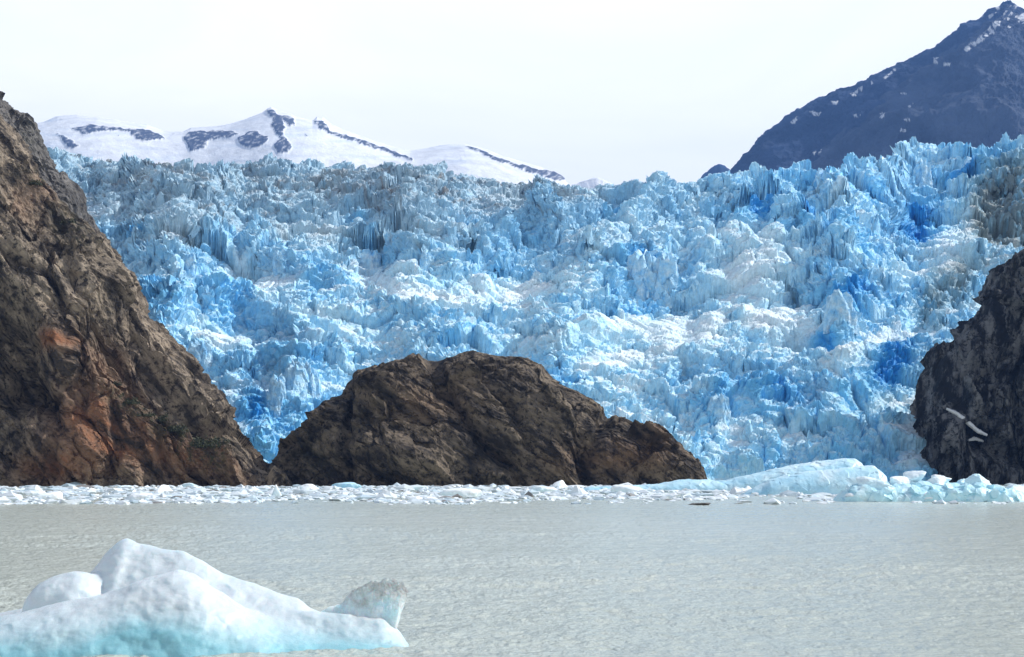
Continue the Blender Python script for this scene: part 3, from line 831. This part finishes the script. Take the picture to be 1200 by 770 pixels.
obj('rear_buttress', grid_mesh('rear_buttress', P, False, A), M_ROCK_G, cliff)

DOME = [(312, 569), (322, 546), (334, 527), (362, 492), (400, 461), (405, 449), (424, 437), (433, 438), (463, 425), (487, 417), (519, 423), (540, 415), (557, 412), (585, 417), (617, 421), (641, 437), (659, 453), (697, 477),
        (711, 489), (729, 492), (753, 504), (795, 523), (818, 540), (827, 558), (830, 569)]
P, A = rock_mass('rock_dome', None, DOME, 640, 48, 950, 460, M_ROCK_C, 33, (4.2, 1.5, 0.45),
    grooves=[([(505, 420), (525, 460), (560, 510), (610, 560)], 8, 8), ([(404, 450), (400, 500), (408, 560)], 10, 9), ([(470, 560), (440, 500), (430, 470)], 6, 2.5), ([(640, 440), (680, 490), (690, 560)], 9, 5),
             ([(560, 430), (600, 470), (620, 520)], 7, 4), ([(710, 490), (690, 540), (688, 562)], 6, 4)],
    bumps=[(470, 535, 60, 22, 15, 10), (455, 455, 40, 25, 0, 5), (650, 475, 30, 25, 40, 4), (760, 535, 50, 18, 15, 5), (595, 555, 26, 9, 0, 6), (415, 520, 8, 8, 0, 1.5), (580, 440, 40, 16, 0, 2)],
    rust=[(500, 470, 50, 30, 0, .5), (700, 540, 60, 20, 0, .6), (760, 530, 40, 20, 0, .5)], lichen=[(440, 480, 40, 30, 0, .3), (360, 530, 30, 30, 0, .5)], crest=0.88, cwide=0.34, offs=66, dip=35, b=0.62, w_pow=0.45, sizes=(26., 9., 3.2))
P -= np.array([0, 640, 0], P.dtype)
obj('rock_outcrop', grid_mesh('rock_outcrop', P, False, A), M_ROCK_C, label='dark brown domed rock outcrop standing between the cliffs in front of the glacier', cat='rock', loc=(0, 640, 0))

RIGHT = [(1062, 569), (1070, 556), (1078, 545), (1084, 520), (1090, 490), (1095, 462), (1098, 430), (1101, 408), (1108, 398), (1124, 394), (1144, 376), (1156, 350), (1168, 322), (1184, 298), (1208, 280), (1260, 262), (1330, 250), (1450, 215), (1600, 200)]
rcliff = obj('rock_cliff', None, None, label='black and grey shaded rock cliff under the dirty edge of the ice', cat='cliff', loc=(240, 720, 0))
P, A = rock_mass('rock_face', rcliff, RIGHT, 730, 46, 620, 520, M_ROCK_R, 77, (5.5, 3.0, 0.8),
    grooves=[([(1105, 400), (1120, 470), (1160, 520), (1230, 560)], 13, 15), ([(1175, 300), (1150, 400), (1165, 480)], 8, 9), ([(1095, 480), (1112, 560)], 6, 6), ([(1190, 330), (1186, 430), (1196, 540)], 6, 7), ([(1128, 400), (1134, 470)], 6, 6)],
    bumps=[(1100, 500, 22, 40, -10, 5), (1185, 480, 30, 50, 0, 5), (1170, 360, 25, 45, 20, 4)], lichen=[(1180, 310, 30, 30, 0, .4)], crest=0.7, offs=88, dip=78, b=0.5, w_pow=0.35, wmin=0.3)
P -= np.array([240, 720, 0], P.dtype)
obj('rock_face', grid_mesh('rock_face', P, False, A), M_ROCK_R, rcliff)
RFACE = P + np.array([240, 720, 0], P.dtype)
def snow_patch(spine, half):
    """old snow banked in a notch of the rock: a lens shaped wedge lying against the face"""
    px, py = project(RFACE[:260])
    sp = np.array(spine, float); n, m_ = 70, 24
    tt = np.linspace(0, len(sp) - 1, n)
    cx, cy = np.interp(tt, range(len(sp)), sp[:, 0]), np.interp(tt, range(len(sp)), sp[:, 1])
    hw = np.interp(tt, range(len(half)), half)
    near = (px > cx.min() - 4) & (px < cx.max() + 4) & (py > cy.min() - 4) & (py < cy.max() + 4)
    A = np.stack([np.ones(near.sum()), px[near], py[near]], 1)
    co, *_ = np.linalg.lstsq(A, RFACE[:260][near][:, 1], rcond=None)
    res = RFACE[:260][near][:, 1] - A @ co
    v = np.linspace(-1, 1, m_)
    rag = 1 + 1.1 * fbm2(tt[None] * 5 + 0 * v[:, None], v[:, None] * 0.4 + 0 * tt[None], 4, 5, 0.6)
    X = cx[None] + 0.25 * v[:, None] * hw[None] * rag; Yp = cy[None] + v[:, None] * hw[None] * rag
    D = co[0] + co[1] * X + co[2] * Yp + np.percentile(res, 14) - 0.6 * (1 - v[:, None] ** 2) - 0.5 * fbm2(X / 3, Yp / 3, 3, 9)
    S = np.stack([(X - CX) / F * D, D, CH + (HY - Yp) / F * D], -1) - np.array([240, 720, 0])
    o = obj('snow_patch', grid_mesh('snow_patch', S, True), M_SNOW, rcliff)
    md = o.modifiers.new('thick', 'SOLIDIFY'); md.thickness = 0.9; md.offset = 0
snow_patch([(1109, 479), (1120, 484), (1134, 495), (1146, 505), (1157, 510)], [0.2, 1.6, 3.0, 2.0, 0.2])
snow_patch([(1135, 516), (1142, 514), (1152, 517)], [0.2, 1.3, 0.2])

# ------------------------------------------------------------------ shrubs on the brown cliff
CLF = None
def build_shrubs():
    o = [c for c in cliff.children if c.name.startswith('rock_face')][0]
    n = len(o.data.vertices)
    V = np.empty(n * 3, np.float32); o.data.vertices.foreach_get('co', V)
    V = V.reshape(640, 760, 3)[:330] + np.array([-170, 640, 0])
    px, py = project(V)
    spots = [(236, 524, 15, 'largest dark green shrub in the hollow of the lower brown cliff'), (213, 506, 11, 'dark green shrub upslope of the largest shrub on the brown cliff'),
             (257, 519, 10, 'dark shrub near the cliff edge beside the blue ice'), (190, 494, 9, 'low dark shrub on the ledge above the pale boulder slope'), (153, 474, 9, 'dark shrub on the middle of the brown cliff face'),
             (172, 488, 7, 'small dark shrub between two larger shrubs on the brown cliff'), (84, 264, 10, 'dark shrub high on the cliff edge below the grey buttress'), (40, 217, 9, 'topmost dark shrub on the ledge of the brown cliff'),
             (140, 452, 6, 'small tuft of shrub at the head of the rusty slab')]
    rg = np.random.default_rng(4)
    for x, y, s, lab in spots:
        e = (px - x) ** 2 + (py - y) ** 2 + 0.002 * (V[..., 1] - 560) ** 2
        j = np.unravel_index(np.argmin(e), e.shape)
        b = V[j]
        R = s * b[1] / F
        nl = 420
        c = rg.normal(0, 1, (9, 3)) * np.array([0.55, 0.4, 0.22]) * R
        ce = c[rg.integers(0, 9, nl)] + rg.normal(0, 0.2, (nl, 3)) * R
        ce[:, 2] = np.abs(ce[:, 2])
        a1 = rg.normal(0, 1, (nl, 3)); a1 /= np.linalg.norm(a1, axis=1, keepdims=True)
        a2 = np.cross(a1, rg.normal(0, 1, (nl, 3))); a2 /= np.linalg.norm(a2, axis=1, keepdims=True)
        sz = R * rg.uniform(0.07, 0.15, (nl, 1))
        Vq = np.stack([ce - a1 * sz, ce + a2 * sz * .6, ce + a1 * sz, ce - a2 * sz * .6], 1).reshape(-1, 3)
        obj('shrub', faces_mesh('shrub', Vq, np.arange(nl * 4).reshape(-1, 4)), M_LEAF, label=lab, cat='shrub', group='shrubs on the brown cliff', loc=tuple(b + np.array([0, -0.3, 0.1])))
build_shrubs()

# ------------------------------------------------------------------ floating ice
def ico(sub):
    import bmesh
    bm = bmesh.new(); bmesh.ops.create_icosphere(bm, subdivisions=sub, radius=1)
    V = np.array([v.co[:] for v in bm.verts]); Fc = np.array([[v.index for v in f.verts] for f in bm.faces])
    bm.free(); return V, Fc
ICO3, ICO4, ICO1, ICO2 = ico(3), ico(5), ico(1), ico(2)

def chunk_shape(seed, base, dims, planes=9, rough=0.06, rnd_=8.0, tilt=0.15):
    rg = np.random.default_rng(seed)
    V, Fc = base
    n = V / np.linalg.norm(V, axis=1, keepdims=True)
    m = rg.normal(0, 1, (planes, 3)); m /= np.linalg.norm(m, axis=1, keepdims=True)
    m = np.vstack([m, [[0, 0, 1], [tilt * rg.normal(), tilt * rg.normal(), 1]]]); m /= np.linalg.norm(m, axis=1, keepdims=True)
    ds = np.concatenate([rg.uniform(0.55, 0.95, planes), [0.95, 0.7]])
    q = np.clip(n @ m.T, 1e-3, None) / ds
    r = 1 / (np.sum(q ** rnd_, 1) ** (1 / rnd_))
    r = np.minimum(r, 1.25)
    P = n * r[:, None]
    P = P * (1 + rough * fbm3(P.astype(np.float32) * 2.2 + seed, 3, seed)[:, None] * 2)
    P = P * np.array(dims)
    return P, Fc

def chunk_tint(P, seed, blue, H):
    f = np.clip(blue + 0.5 * fbm3((P / max(H, .1) * 1.1).astype(np.float32), 3, seed) - 0.25 * sstep(0.2 * H, 0.9 * H, P[:, 2]), 0, 1)[:, None]
    c_w, c_p, c_b = (np.array(v) for v in ((0.83, 0.87, 0.90), (0.55, 0.77, 0.87), (0.22, 0.56, 0.78)))
    return np.where(f < 0.5, lerp(c_w, c_p, f * 2), lerp(c_p, c_b, f * 2 - 1))

def wd(py): return F * CH / (py - HY)

# the band of loose ice, as one mass of small bits
def build_brash():
    rg = np.random.default_rng(11)
    VV, FF, TT, off = [], [], [], 0
    B, Fc = ICO1
    n = 7500
    made = 0
    while made < n:
        py = 569 + 22.5 * rg.beta(1.25, 1.2)
        px = rg.uniform(-160, 1360)
        edge = 588.8 + 4.6 * float(noise2(np.array([px / 90]), np.array([0.5]), 3)[0]) - (3.5 if px > 560 else 0)
        gap = float(fbm2(np.array([px / 45]), np.array([py / 2.6]), 3, 6)[0])
        if py > edge and rg.random() > 0.10: continue
        if gap < -0.02 and py > 577 and rg.random() < 0.75: continue
        d = wd(py)
        s = rg.uniform(0.18, 0.70) * (1 + 1.6 * rg.random() ** 5) * (d / 350) ** 0.6
        P = B * (1 + 0.35 * rg.normal(0, 1, (len(B), 1)).clip(-1, 1)) * np.array([s * rg.uniform(.8, 2.2), s * rg.uniform(.8, 1.8), s * rg.uniform(.2, .75)])
        a = rg.uniform(0, 6.28); c, si = math.cos(a), math.sin(a)
        P = np.stack([P[:, 0] * c - P[:, 1] * si + (px - CX) / F * d, P[:, 0] * si + P[:, 1] * c + d, P[:, 2] + s * 0.06], 1)
        VV.append(P); FF.append(Fc + off); off += len(P)
        tcol = lerp(np.array([0.71, 0.76, 0.80]), np.array([0.42, 0.54, 0.62]), rg.random() ** 1.3)
        if rg.random() < 0.04: tcol = np.array([0.2, 0.19, 0.18])
        TT.append(np.broadcast_to(tcol, P.shape)); made += 1
    obj('brash_ice', faces_mesh('brash_ice', np.vstack(VV), np.vstack(FF), False, {'tint': np.vstack(TT)}), M_FLOE, kind='stuff',
        label='loose band of small broken ice drifting along the foot of the rocks')
build_brash()

ZONES = [(-60, 110, "under the outer brown cliff"), (110, 230, "under the rusty cliff slab"), (230, 330, "under the brown cliff toe"),
         (330, 430, "under the domed rock's shaded end"), (430, 540, "under the domed rock's pale lobe"), (540, 660, "under the domed rock's middle"),
         (660, 830, "under the domed rock's low tail"), (830, 1010, 'beside the long low iceberg'), (1010, 1300, "by the blocky iceberg")]
SHAPES = [('flat', (1.0, 0.8, 0.28), 0.15, 'flat white'), ('block', (0.8, 0.7, 0.62), 0.42, 'blocky pale blue'), ('peak', (0.7, 0.6, 0.95), 0.2, 'peaked white'), ('round', (1.0, 0.8, 0.5), 0.25, 'rounded bluish white')]

def build_floes():
    rg = np.random.default_rng(23)
    protos = []
    for k in range(16):
        nm, dims, bl, ad = SHAPES[k % 4]
        P, Fc = chunk_shape(500 + k, ICO3, dims, 8, 0.10 if nm != 'block' else 0.05, 5.0 if nm == 'round' else 11.0)
        if nm == 'peak': P[:, :2] *= (1 - 0.55 * sstep(0.0, 0.9, P[:, 2] / P[:, 2].max()))[:, None]
        me = faces_mesh('ice_floe', P, Fc, False, {'tint': chunk_tint(P, k, bl, P[:, 2].max())}); me.materials.append(M_FLOE)
        protos.append((me, ad, dims))
    first = {}
    special = [(323, 580, 9, 2, 2.6, 'lone upright white cone of ice in front of the brown cliff toe'), (410, 571, 26, 3, 4.0, None), (95, 573, 5, 2, 2.0, None)]
    n = 0
    while n < 165:
        px, py = rg.uniform(-30, 1230), 570.5 + 19.5 * rg.beta(1.1, 1.3)
        if px > 980 and py > 577: continue
        if px > 830 and py > 584: continue
        if float(noise2(np.array([px / 90]), np.array([0.5]), 3)[0]) * 3 + 589 - (3 if px > 560 else 0) < py: continue
        k = int(rg.integers(0, 16))
        me, ad, dims = protos[k]
        d = wd(py)
        w_px = 6 + 26 * rg.random() ** 2.6
        s = w_px / 2 * d / F / dims[0]
        big = w_px > 10
        zone = next(t for a, b, t in ZONES if a <= px < b)
        row = 'at the open-water edge' if py > 584 else ('in mid-band' if py > 577 else 'close to shore')
        lab = f"{'large' if big else 'small'} {ad} ice floe {row} {zone}"
        o = bpy.data.objects.new('ice_floe', me); COL.objects.link(o)
        o.location = ((px - CX) / F * d, d, -0.12 * s * dims[2])
        o.rotation_euler = (rg.normal(0, .08), rg.normal(0, .08), rg.uniform(0, 6.28))
        o.scale = (s * rg.uniform(.8, 1.3), s, s * rg.uniform(.7, 1.15))
        o['label'] = lab; o['category'] = 'ice floe'; o['group'] = 'floes in the band of broken ice'
        n += 1
build_floes()

def lone(name, seed, px, py, wpx, hpx, dims, blue, label, mtl=None, rough=0.08, planes=9, rnd_=9.0, depth=0.8, cone=0.0, flat=True):
    d = wd(py); s = d / F
    P, Fc = chunk_shape(seed, ICO4, (1, 1, 1), planes, rough, rnd_)
    P[:, 0] *= wpx * s / 2 / np.abs(P[:, 0]).max(); P[:, 1] *= wpx * s / 2 * depth / np.abs(P[:, 1]).max(); P[:, 2] *= hpx * s * 1.08 / P[:, 2].max()
    if cone: P[:, :2] *= (1 - cone * sstep(-0.1, 1.0, P[:, 2] / P[:, 2].max()))[:, None]
    if mtl is M_DIRTY: tint = np.broadcast_to(np.array([0.13, 0.125, 0.12]), P.shape)
    else: tint = chunk_tint(P, seed, blue, P[:, 2].max())
    return obj(name, faces_mesh(name, P, Fc, not flat, {'tint': tint}), mtl or M_FLOE, label=label, cat='ice floe' if name == 'ice_floe' else 'iceberg', group='floes in the band of broken ice' if name == 'ice_floe' else None, loc=((px - CX) / F * d, d, -0.06 * hpx * s))
lone('ice_floe', 601, 323, 582, 17, 14, None, .25, 'upright white cone of ice alone before the toe of the brown cliff', cone=.6)
lone('ice_floe', 602, 410, 573, 46, 8, None, .85, 'vivid blue low slab of ice at the left foot of the domed rock', rnd_=5)
lone('ice_floe', 603, 363, 574, 34, 7, None, .2, 'broad white floe between the cliff toe and the vivid blue slab', rnd_=6)
lone('ice_floe', 604, 818, 592, 30, 3, None, 0, 'thin dark dirt-covered ice floe alone in the open water', M_DIRTY)
lone('ice_floe', 605, 60, 584, 44, 8, None, .1, 'wide white floe near the left end of the ice band', rnd_=6)
lone('ice_floe', 606, 160, 586, 40, 8, None, .15, 'wide lumpy white floe before the rusty lower slab of the cliff', rnd_=6)
lone('ice_floe', 607, 540, 582, 52, 10, None, .2, 'broad humped white floe before the pale lobe of the domed rock', rnd_=5)
lone('ice_floe', 608, 640, 577, 44, 8, None, .3, 'broad bluish floe before the middle of the domed rock', rnd_=6)
lone('ice_floe', 609, 740, 578, 60, 10, None, .3, 'long bluish floe before the low tail of the domed rock', rnd_=6)
lone('ice_floe', 610, 1192, 586, 40, 18, None, .5, 'pale blue block of ice at the outer side of the blocky iceberg')

def long_berg(name, sil, d, width, seed, blue, label, rough=0.5, nu=420, nphi=200, stripes=0.0):
    P, u, phi = arch(sil, d, width, nu, nphi, b=0.8, base_z=-0.6, w_pow=0.5, wmin=0.15)
    N = blur(grid_normals(P), 3)
    up = np.where(N[:nphi // 2, :, 2].mean() > 0, 1, -1)
    N = N * up
    f1, f2, tl = worley3((P / 2.2).astype(np.float32), seed)
    dd = rough * (fbm3(P / 6, 4, seed) + 0.35 * tl + 0.25 * fbm3(P / 1.2, 3, seed + 3))
    P = P + N * dd[..., None]
    zt = (P[..., 2] - P[..., 2].min()) / np.ptp(P[..., 2])
    f = np.clip(blue + 0.55 * fbm3(P / 4, 4, seed + 9) + stripes * np.sin(phi * 9)[:, None] - 0.2 * zt, 0, 1)[..., None]
    c_w, c_p, c_b = (np.array(v) for v in ((0.83, 0.87, 0.90), (0.50, 0.74, 0.86), (0.20, 0.52, 0.74)))
    tint = np.where(f < 0.5, lerp(c_w, c_p, f * 2), lerp(c_p, c_b, f * 2 - 1))
    x0 = P[..., 0].mean()
    P = P - np.array([x0, d, 0])
    return obj(name, grid_mesh(name, P, True, {'tint': tint}), M_FLOE, label=label, cat='iceberg', loc=(x0, d, 0))

long_berg('iceberg', [(672, 576), (690, 571), (725, 570), (760, 568), (800, 562), (850, 563), (862, 560), (900, 551), (933, 544), (967, 540), (990, 537.5), (1000, 538), (1008, 542), (1013, 553), (1016, 576)], 420, 9, 71, .60,
          'long low iceberg rising to a rounded ridge, farther of the two tongues', 0.5)
long_berg('iceberg', [(862, 584), (872, 578), (885, 571), (900, 563), (933, 555), (973, 550), (1000, 547), (1023, 546), (1032, 553), (1040, 583)], 325, 7, 73, .64,
          'smooth wedge shaped iceberg in front of the long ridged one', 0.4)

def blocky_berg():
    d = 250
    root = obj('iceberg', None, None, label='pale blue iceberg of jumbled blocks floating under the black cliff', cat='iceberg', loc=((1090 - CX) / F * d, d, 0))
    sil = [(978, 588), (986, 580), (998, 570), (1020, 566), (1045, 570), (1080, 566), (1110, 567), (1140, 565), (1170, 570), (1188, 576), (1199, 589)]
    P, u, phi = arch(sil, d, 4.5, 360, 160, b=0.6, base_z=-0.6)
    N = blur(grid_normals(P), 3)
    f1, f2, tl = worley3((P / 1.6).astype(np.float32), 5)
    P = P + N * (-1 if N[:80, :, 2].mean() < 0 else 1) * (0.55 * tl + 0.3 * fbm3(P / 1.5, 4, 9))[..., None]
    P = P - np.array(root.location)
    f = np.clip(0.5 + 0.6 * fbm3(P / 2.5, 4, 2), 0, 1)[..., None]
    c_w, c_p, c_b = (np.array(v) for v in ((0.83, 0.87, 0.90), (0.50, 0.76, 0.86), (0.24, 0.58, 0.74)))
    obj('ice_base', grid_mesh('ice_base', P, False, {'tint': np.where(f < .5, lerp(c_w, c_p, f * 2), lerp(c_p, c_b, f * 2 - 1))}), M_FLOE, root)
    blocks = [(1022, 584, 46, 30, 0, .5), (1052, 575, 30, 20, 3, .35), (1068, 572, 30, 24, 4, .4), (1095, 583, 36, 30, 1, .4), (1082, 588, 30, 16, -2, .2), (1128, 585, 30, 28, 2, .7), (1142, 586, 28, 36, 0, .75),
              (1112, 588, 28, 16, -1.5, .3), (1165, 587, 34, 20, 1, .5), (1182, 588, 26, 14, 0, .4), (1002, 588, 36, 12, -1, .25), (1040, 589, 30, 12, -1.5, .2), (1150, 576, 22, 16, 4, .3), (1100, 568, 24, 14, 5, .3)]
    for k, (px, py, w_, h_, dy, bl) in enumerate(blocks):
        s = (d + dy) / F
        P, Fc = chunk_shape(700 + k, ICO4, (1, 1, 1), 8, 0.10, 8.0, 0.35)
        P[:, 0] *= w_ * s / 2 / np.abs(P[:, 0]).max(); P[:, 1] *= w_ * s / 2 * .8 / np.abs(P[:, 1]).max()
        P[:, 2] = (P[:, 2] - P[:, 2].min()) / np.ptp(P[:, 2]) * h_ * s * 0.86
        z0 = CH + (HY - py) / F * (d + dy)
        t = chunk_tint(P, 80 + k, bl, P[:, 2].max())
        obj('ice_block', faces_mesh('ice_block', P, Fc, False, {'tint': t}), M_FLOE, root,
            loc=((px - CX) / F * (d + dy) - root.location.x, dy - 1.0, max(z0, -0.4)))
blocky_berg()

# ------------------------------------------------------------------ the near iceberg
def near_iceberg():
    D0 = 38.5
    f = lambda px, py, d=D0: ((px - CX) / F * d, CH + (HY - py) / F * d)
    xs = np.linspace(-15.6, -1.9, 760); ysn = np.linspace(-3.5, 2.9, 360)
    Yg, Xg = np.meshgrid(ysn, xs, indexing='ij')
    wx = Xg + 0.12 * fbm2(Xg / 1.2, Yg / 1.2, 3, 3); wy = Yg + 0.15 * fbm2(Xg / 1.4, Yg / 1.4, 3, 5)
    def ridge(pts, yc, wf, wb, pw=1.6, soft=0.5):
        """crest through photo points; yc centre line (list), wf/wb half widths to the front and the back"""
        q = np.array([f(px, py, D0 + y) + (y,) for (px, py), y in zip(pts, yc)])
        gx = np.linspace(-19, 0, 950); kr = np.hanning(int(soft / 0.02) | 1); kr /= kr.sum(); e = len(kr) // 2
        sm = lambda v: np.convolve(np.pad(np.interp(gx, q[:, 0], v), e, mode='edge'), kr, 'valid')
        crest = np.interp(wx, gx, sm(q[:, 1])); yy = np.interp(wx, gx, sm(q[:, 2]))
        t = (wy - yy)
        t = np.where(t < 0, -t / wf, t / wb)
        return (crest + 0.5) * np.clip(1 - np.abs(t) ** pw, -0.4, 1) - 0.5
    back = ridge([(-280, 765), (-120, 730), (0, 716), (60, 700), (100, 677), (116, 659), (124, 646), (140, 631), (149, 627), (160, 633), (199, 640), (217, 643), (238, 657), (260, 669), (299, 680), (347, 697), (362, 710), (395, 722), (440, 735), (470, 752), (500, 775)],
                 [1.3] * 10 + [1.1, 1.0, .9, .8, .7, .6, .5, .4, .3, .2, .1], 2.5, 1.6, 1.35, 0.3)
    fro = ridge([(-280, 770), (-120, 748), (0, 720), (60, 704), (110, 694), (150, 684), (185, 671), (208, 662), (232, 668), (256, 688), (290, 712), (340, 742), (380, 752), (430, 757), (470, 760), (500, 772)],
                [-.9, -.9, -.9, -.8, -.8, -.7, -.6, -.5, -.6, -.7, -.7, -.6, -.5, -.5, -.4, -.4], 2.5, 0.9, 1.8, 1.1)
    lo = f(75, 664, D0 + 0.4)
    lob = lo[1] - 0.12 - 0.75 + 0.75 * np.clip(1 - np.abs((wx - lo[0]) / 0.95) ** 2.6 - (np.abs(wy - 0.4) / 1.0) ** 2, 0, 1) ** 0.6 + 0.24 * (wx - lo[0])
    lob = np.where(np.abs((wx - lo[0]) / 0.95) ** 2.6 + ((wy - .4) / 1.0) ** 2 < 1, lob, -1)
    def smax(a, b, k):
        h = np.clip(0.5 + 0.5 * (a - b) / k, 0, 1)
        return b + (a - b) * h + k * h * (1 - h)
    foot = ridge([(300, 772), (330, 722), (360, 716), (390, 716), (420, 716), (448, 719), (468, 738), (490, 772)], [-.05] * 8, 1.1, 0.9, 1.7, 0.4)
    foot = np.where((wx > f(302, 0)[0]) & (wx < f(492, 0)[0]), foot, -1)
    H = smax(smax(smax(back, fro, 0.55), lob, 0.38), foot, 0.25) - 0.06
    H = H + 0.03 * fbm2(Xg / 0.22, Yg / 0.22, 4, 19, 0.6) * sstep(-0.05, 0.35, fbm2(Xg / 1.1, Yg / 1.1, 3, 45)) + 0.08 * fbm2(Xg / 1.3, Yg / 1.1, 3, 15, 0.4)
    scal = worley2((Xg + 0.2 * fbm2(Xg, Yg, 2, 8)) / 0.55, Yg / 0.45, 7)[0]
    H = H + 0.06 * (scal ** 2 - 0.2) * sstep(0.1, 0.9, H) * sstep(-0.1, 0.4, fbm2(Xg / 1.5, Yg / 1.5, 2, 44))
    H = np.maximum(H, -0.8)
    P = np.stack([Xg + 0.05 * fbm2(Yg / .5, H / .4, 3, 6), Yg + D0 + 0.10 * fbm2(Xg / .6, H / .35, 3, 7), H], -1)
    P = blur(P, 2); H = P[..., 2]
    melt = np.clip(1.15 - H / 0.95 + 0.55 * blob(Xg, H, f(205, 730)[0], f(205, 735)[1], 1.2, 0.7) - 0.55 * sstep(-0.2, 1.0, Yg), 0, 1.2)
    melt = (melt - 0.12) * (0.55 + 0.45 * sstep(-0.3, -1.0, Yg + 0.3 * fbm2(Xg, Yg, 2, 4)))
    root = obj('iceberg', None, None, label='near white iceberg with a pointed top and glassy spur in the foreground water', cat='iceberg', loc=(-9, D0, 0))
    P = P - np.array([-9, D0, 0])
    obj('ice_body', grid_mesh('ice_body', P, True, {'melt': melt}), M_BERG, root)
    # thin glassy spur standing at the end
    pts = [(356, 728), (377, 716), (399, 707), (412, 693), (424, 686), (433, 683), (445, 680), (455, 678), (465, 680), (472, 683), (479, 693), (473, 704)]
    low = [(356, 770), (377, 770), (399, 770), (412, 770), (424, 768), (433, 768), (445, 766), (455, 764), (462, 752), (465, 738), (468, 722), (470, 712)]
    nu, nv = 240, 120
    tt = np.linspace(0, len(pts) - 1, nu); k = np.arange(len(pts))
    tp = np.stack([np.interp(tt, k, [p_[0] for p_ in pts]), np.interp(tt, k, [p_[1] for p_ in pts])], 1)
    bt = np.stack([np.interp(tt, k, [p_[0] for p_ in low]), np.interp(tt, k, [p_[1] for p_ in low])], 1)
    ph = np.linspace(0, 2 * np.pi, nv)
    mid, half = (tp + bt) / 2, (tp - bt) / 2
    d = D0 + 0.2
    m_ = d / F
    A = mid[None] + half[None] * np.cos(ph)[:, None, None]
    thick = 0.42 * np.interp(tt, [0, 2, 6, 9, 11], [1.0, .9, .75, .6, .15])
    Yp = np.sin(ph)[:, None] * thick[None] * (2.4 - 2.0 * ((np.cos(ph)[:, None] + 1) / 2) ** 0.7)
    S = np.stack([(A[..., 0] - CX) * m_, d + Yp, CH + (HY - A[..., 1]) * m_], -1)
    Nn = np.stack([0 * Yp, np.sin(ph)[:, None] + 0 * Yp, np.cos(ph)[:, None] + 0 * Yp], -1)
    S = S + Nn * ((0.10 + 0.10 * sstep(1.0, 1.5, S[..., 2])) * fbm3(S / 0.3, 5, 5, 0.65))[..., None] + 0.05 * np.stack([fbm3(S / 0.25, 3, 25), 0 * Yp, fbm3(S / 0.2, 3, 35)], -1)
    S = S - np.array([-9, D0, 0])
    clr = sstep(0.55, 1.5, S[..., 2])
    obj('clear_ice_spur', grid_mesh('clear_ice_spur', S, True, {'clear': clr}), M_CLEAR, root)
    return root
near_iceberg()

# ------------------------------------------------------------------ air
def build_haze():
    me = bpy.data.meshes.new('haze')
    x, y0, y1, z0, z1 = 14000, -300, 13000, -6, 2300
    V = [(-x, y0, z0), (x, y0, z0), (x, y1, z0), (-x, y1, z0), (-x, y0, z1), (x, y0, z1), (x, y1, z1), (-x, y1, z1)]
    me.from_pydata(V, [], [(3, 2, 1, 0), (4, 5, 6, 7), (0, 1, 5, 4), (1, 2, 6, 5), (2, 3, 7, 6), (3, 0, 4, 7)])
    m = bpy.data.materials.new('thin_air'); m.use_nodes = True
    nt = m.node_tree; nt.nodes.clear()
    o = nt.nodes.new('ShaderNodeOutputMaterial'); v = nt.nodes.new('ShaderNodeVolumePrincipled')
    v.inputs['Color'].default_value = (0.20, 0.42, 1.0, 1)
    v.inputs['Density'].default_value = 4.6e-5
    v.inputs['Anisotropy'].default_value = 0.2
    nt.links.new(v.outputs['Volume'], o.inputs['Volume'])
    obj('haze', me, m, kind='stuff')
build_haze()
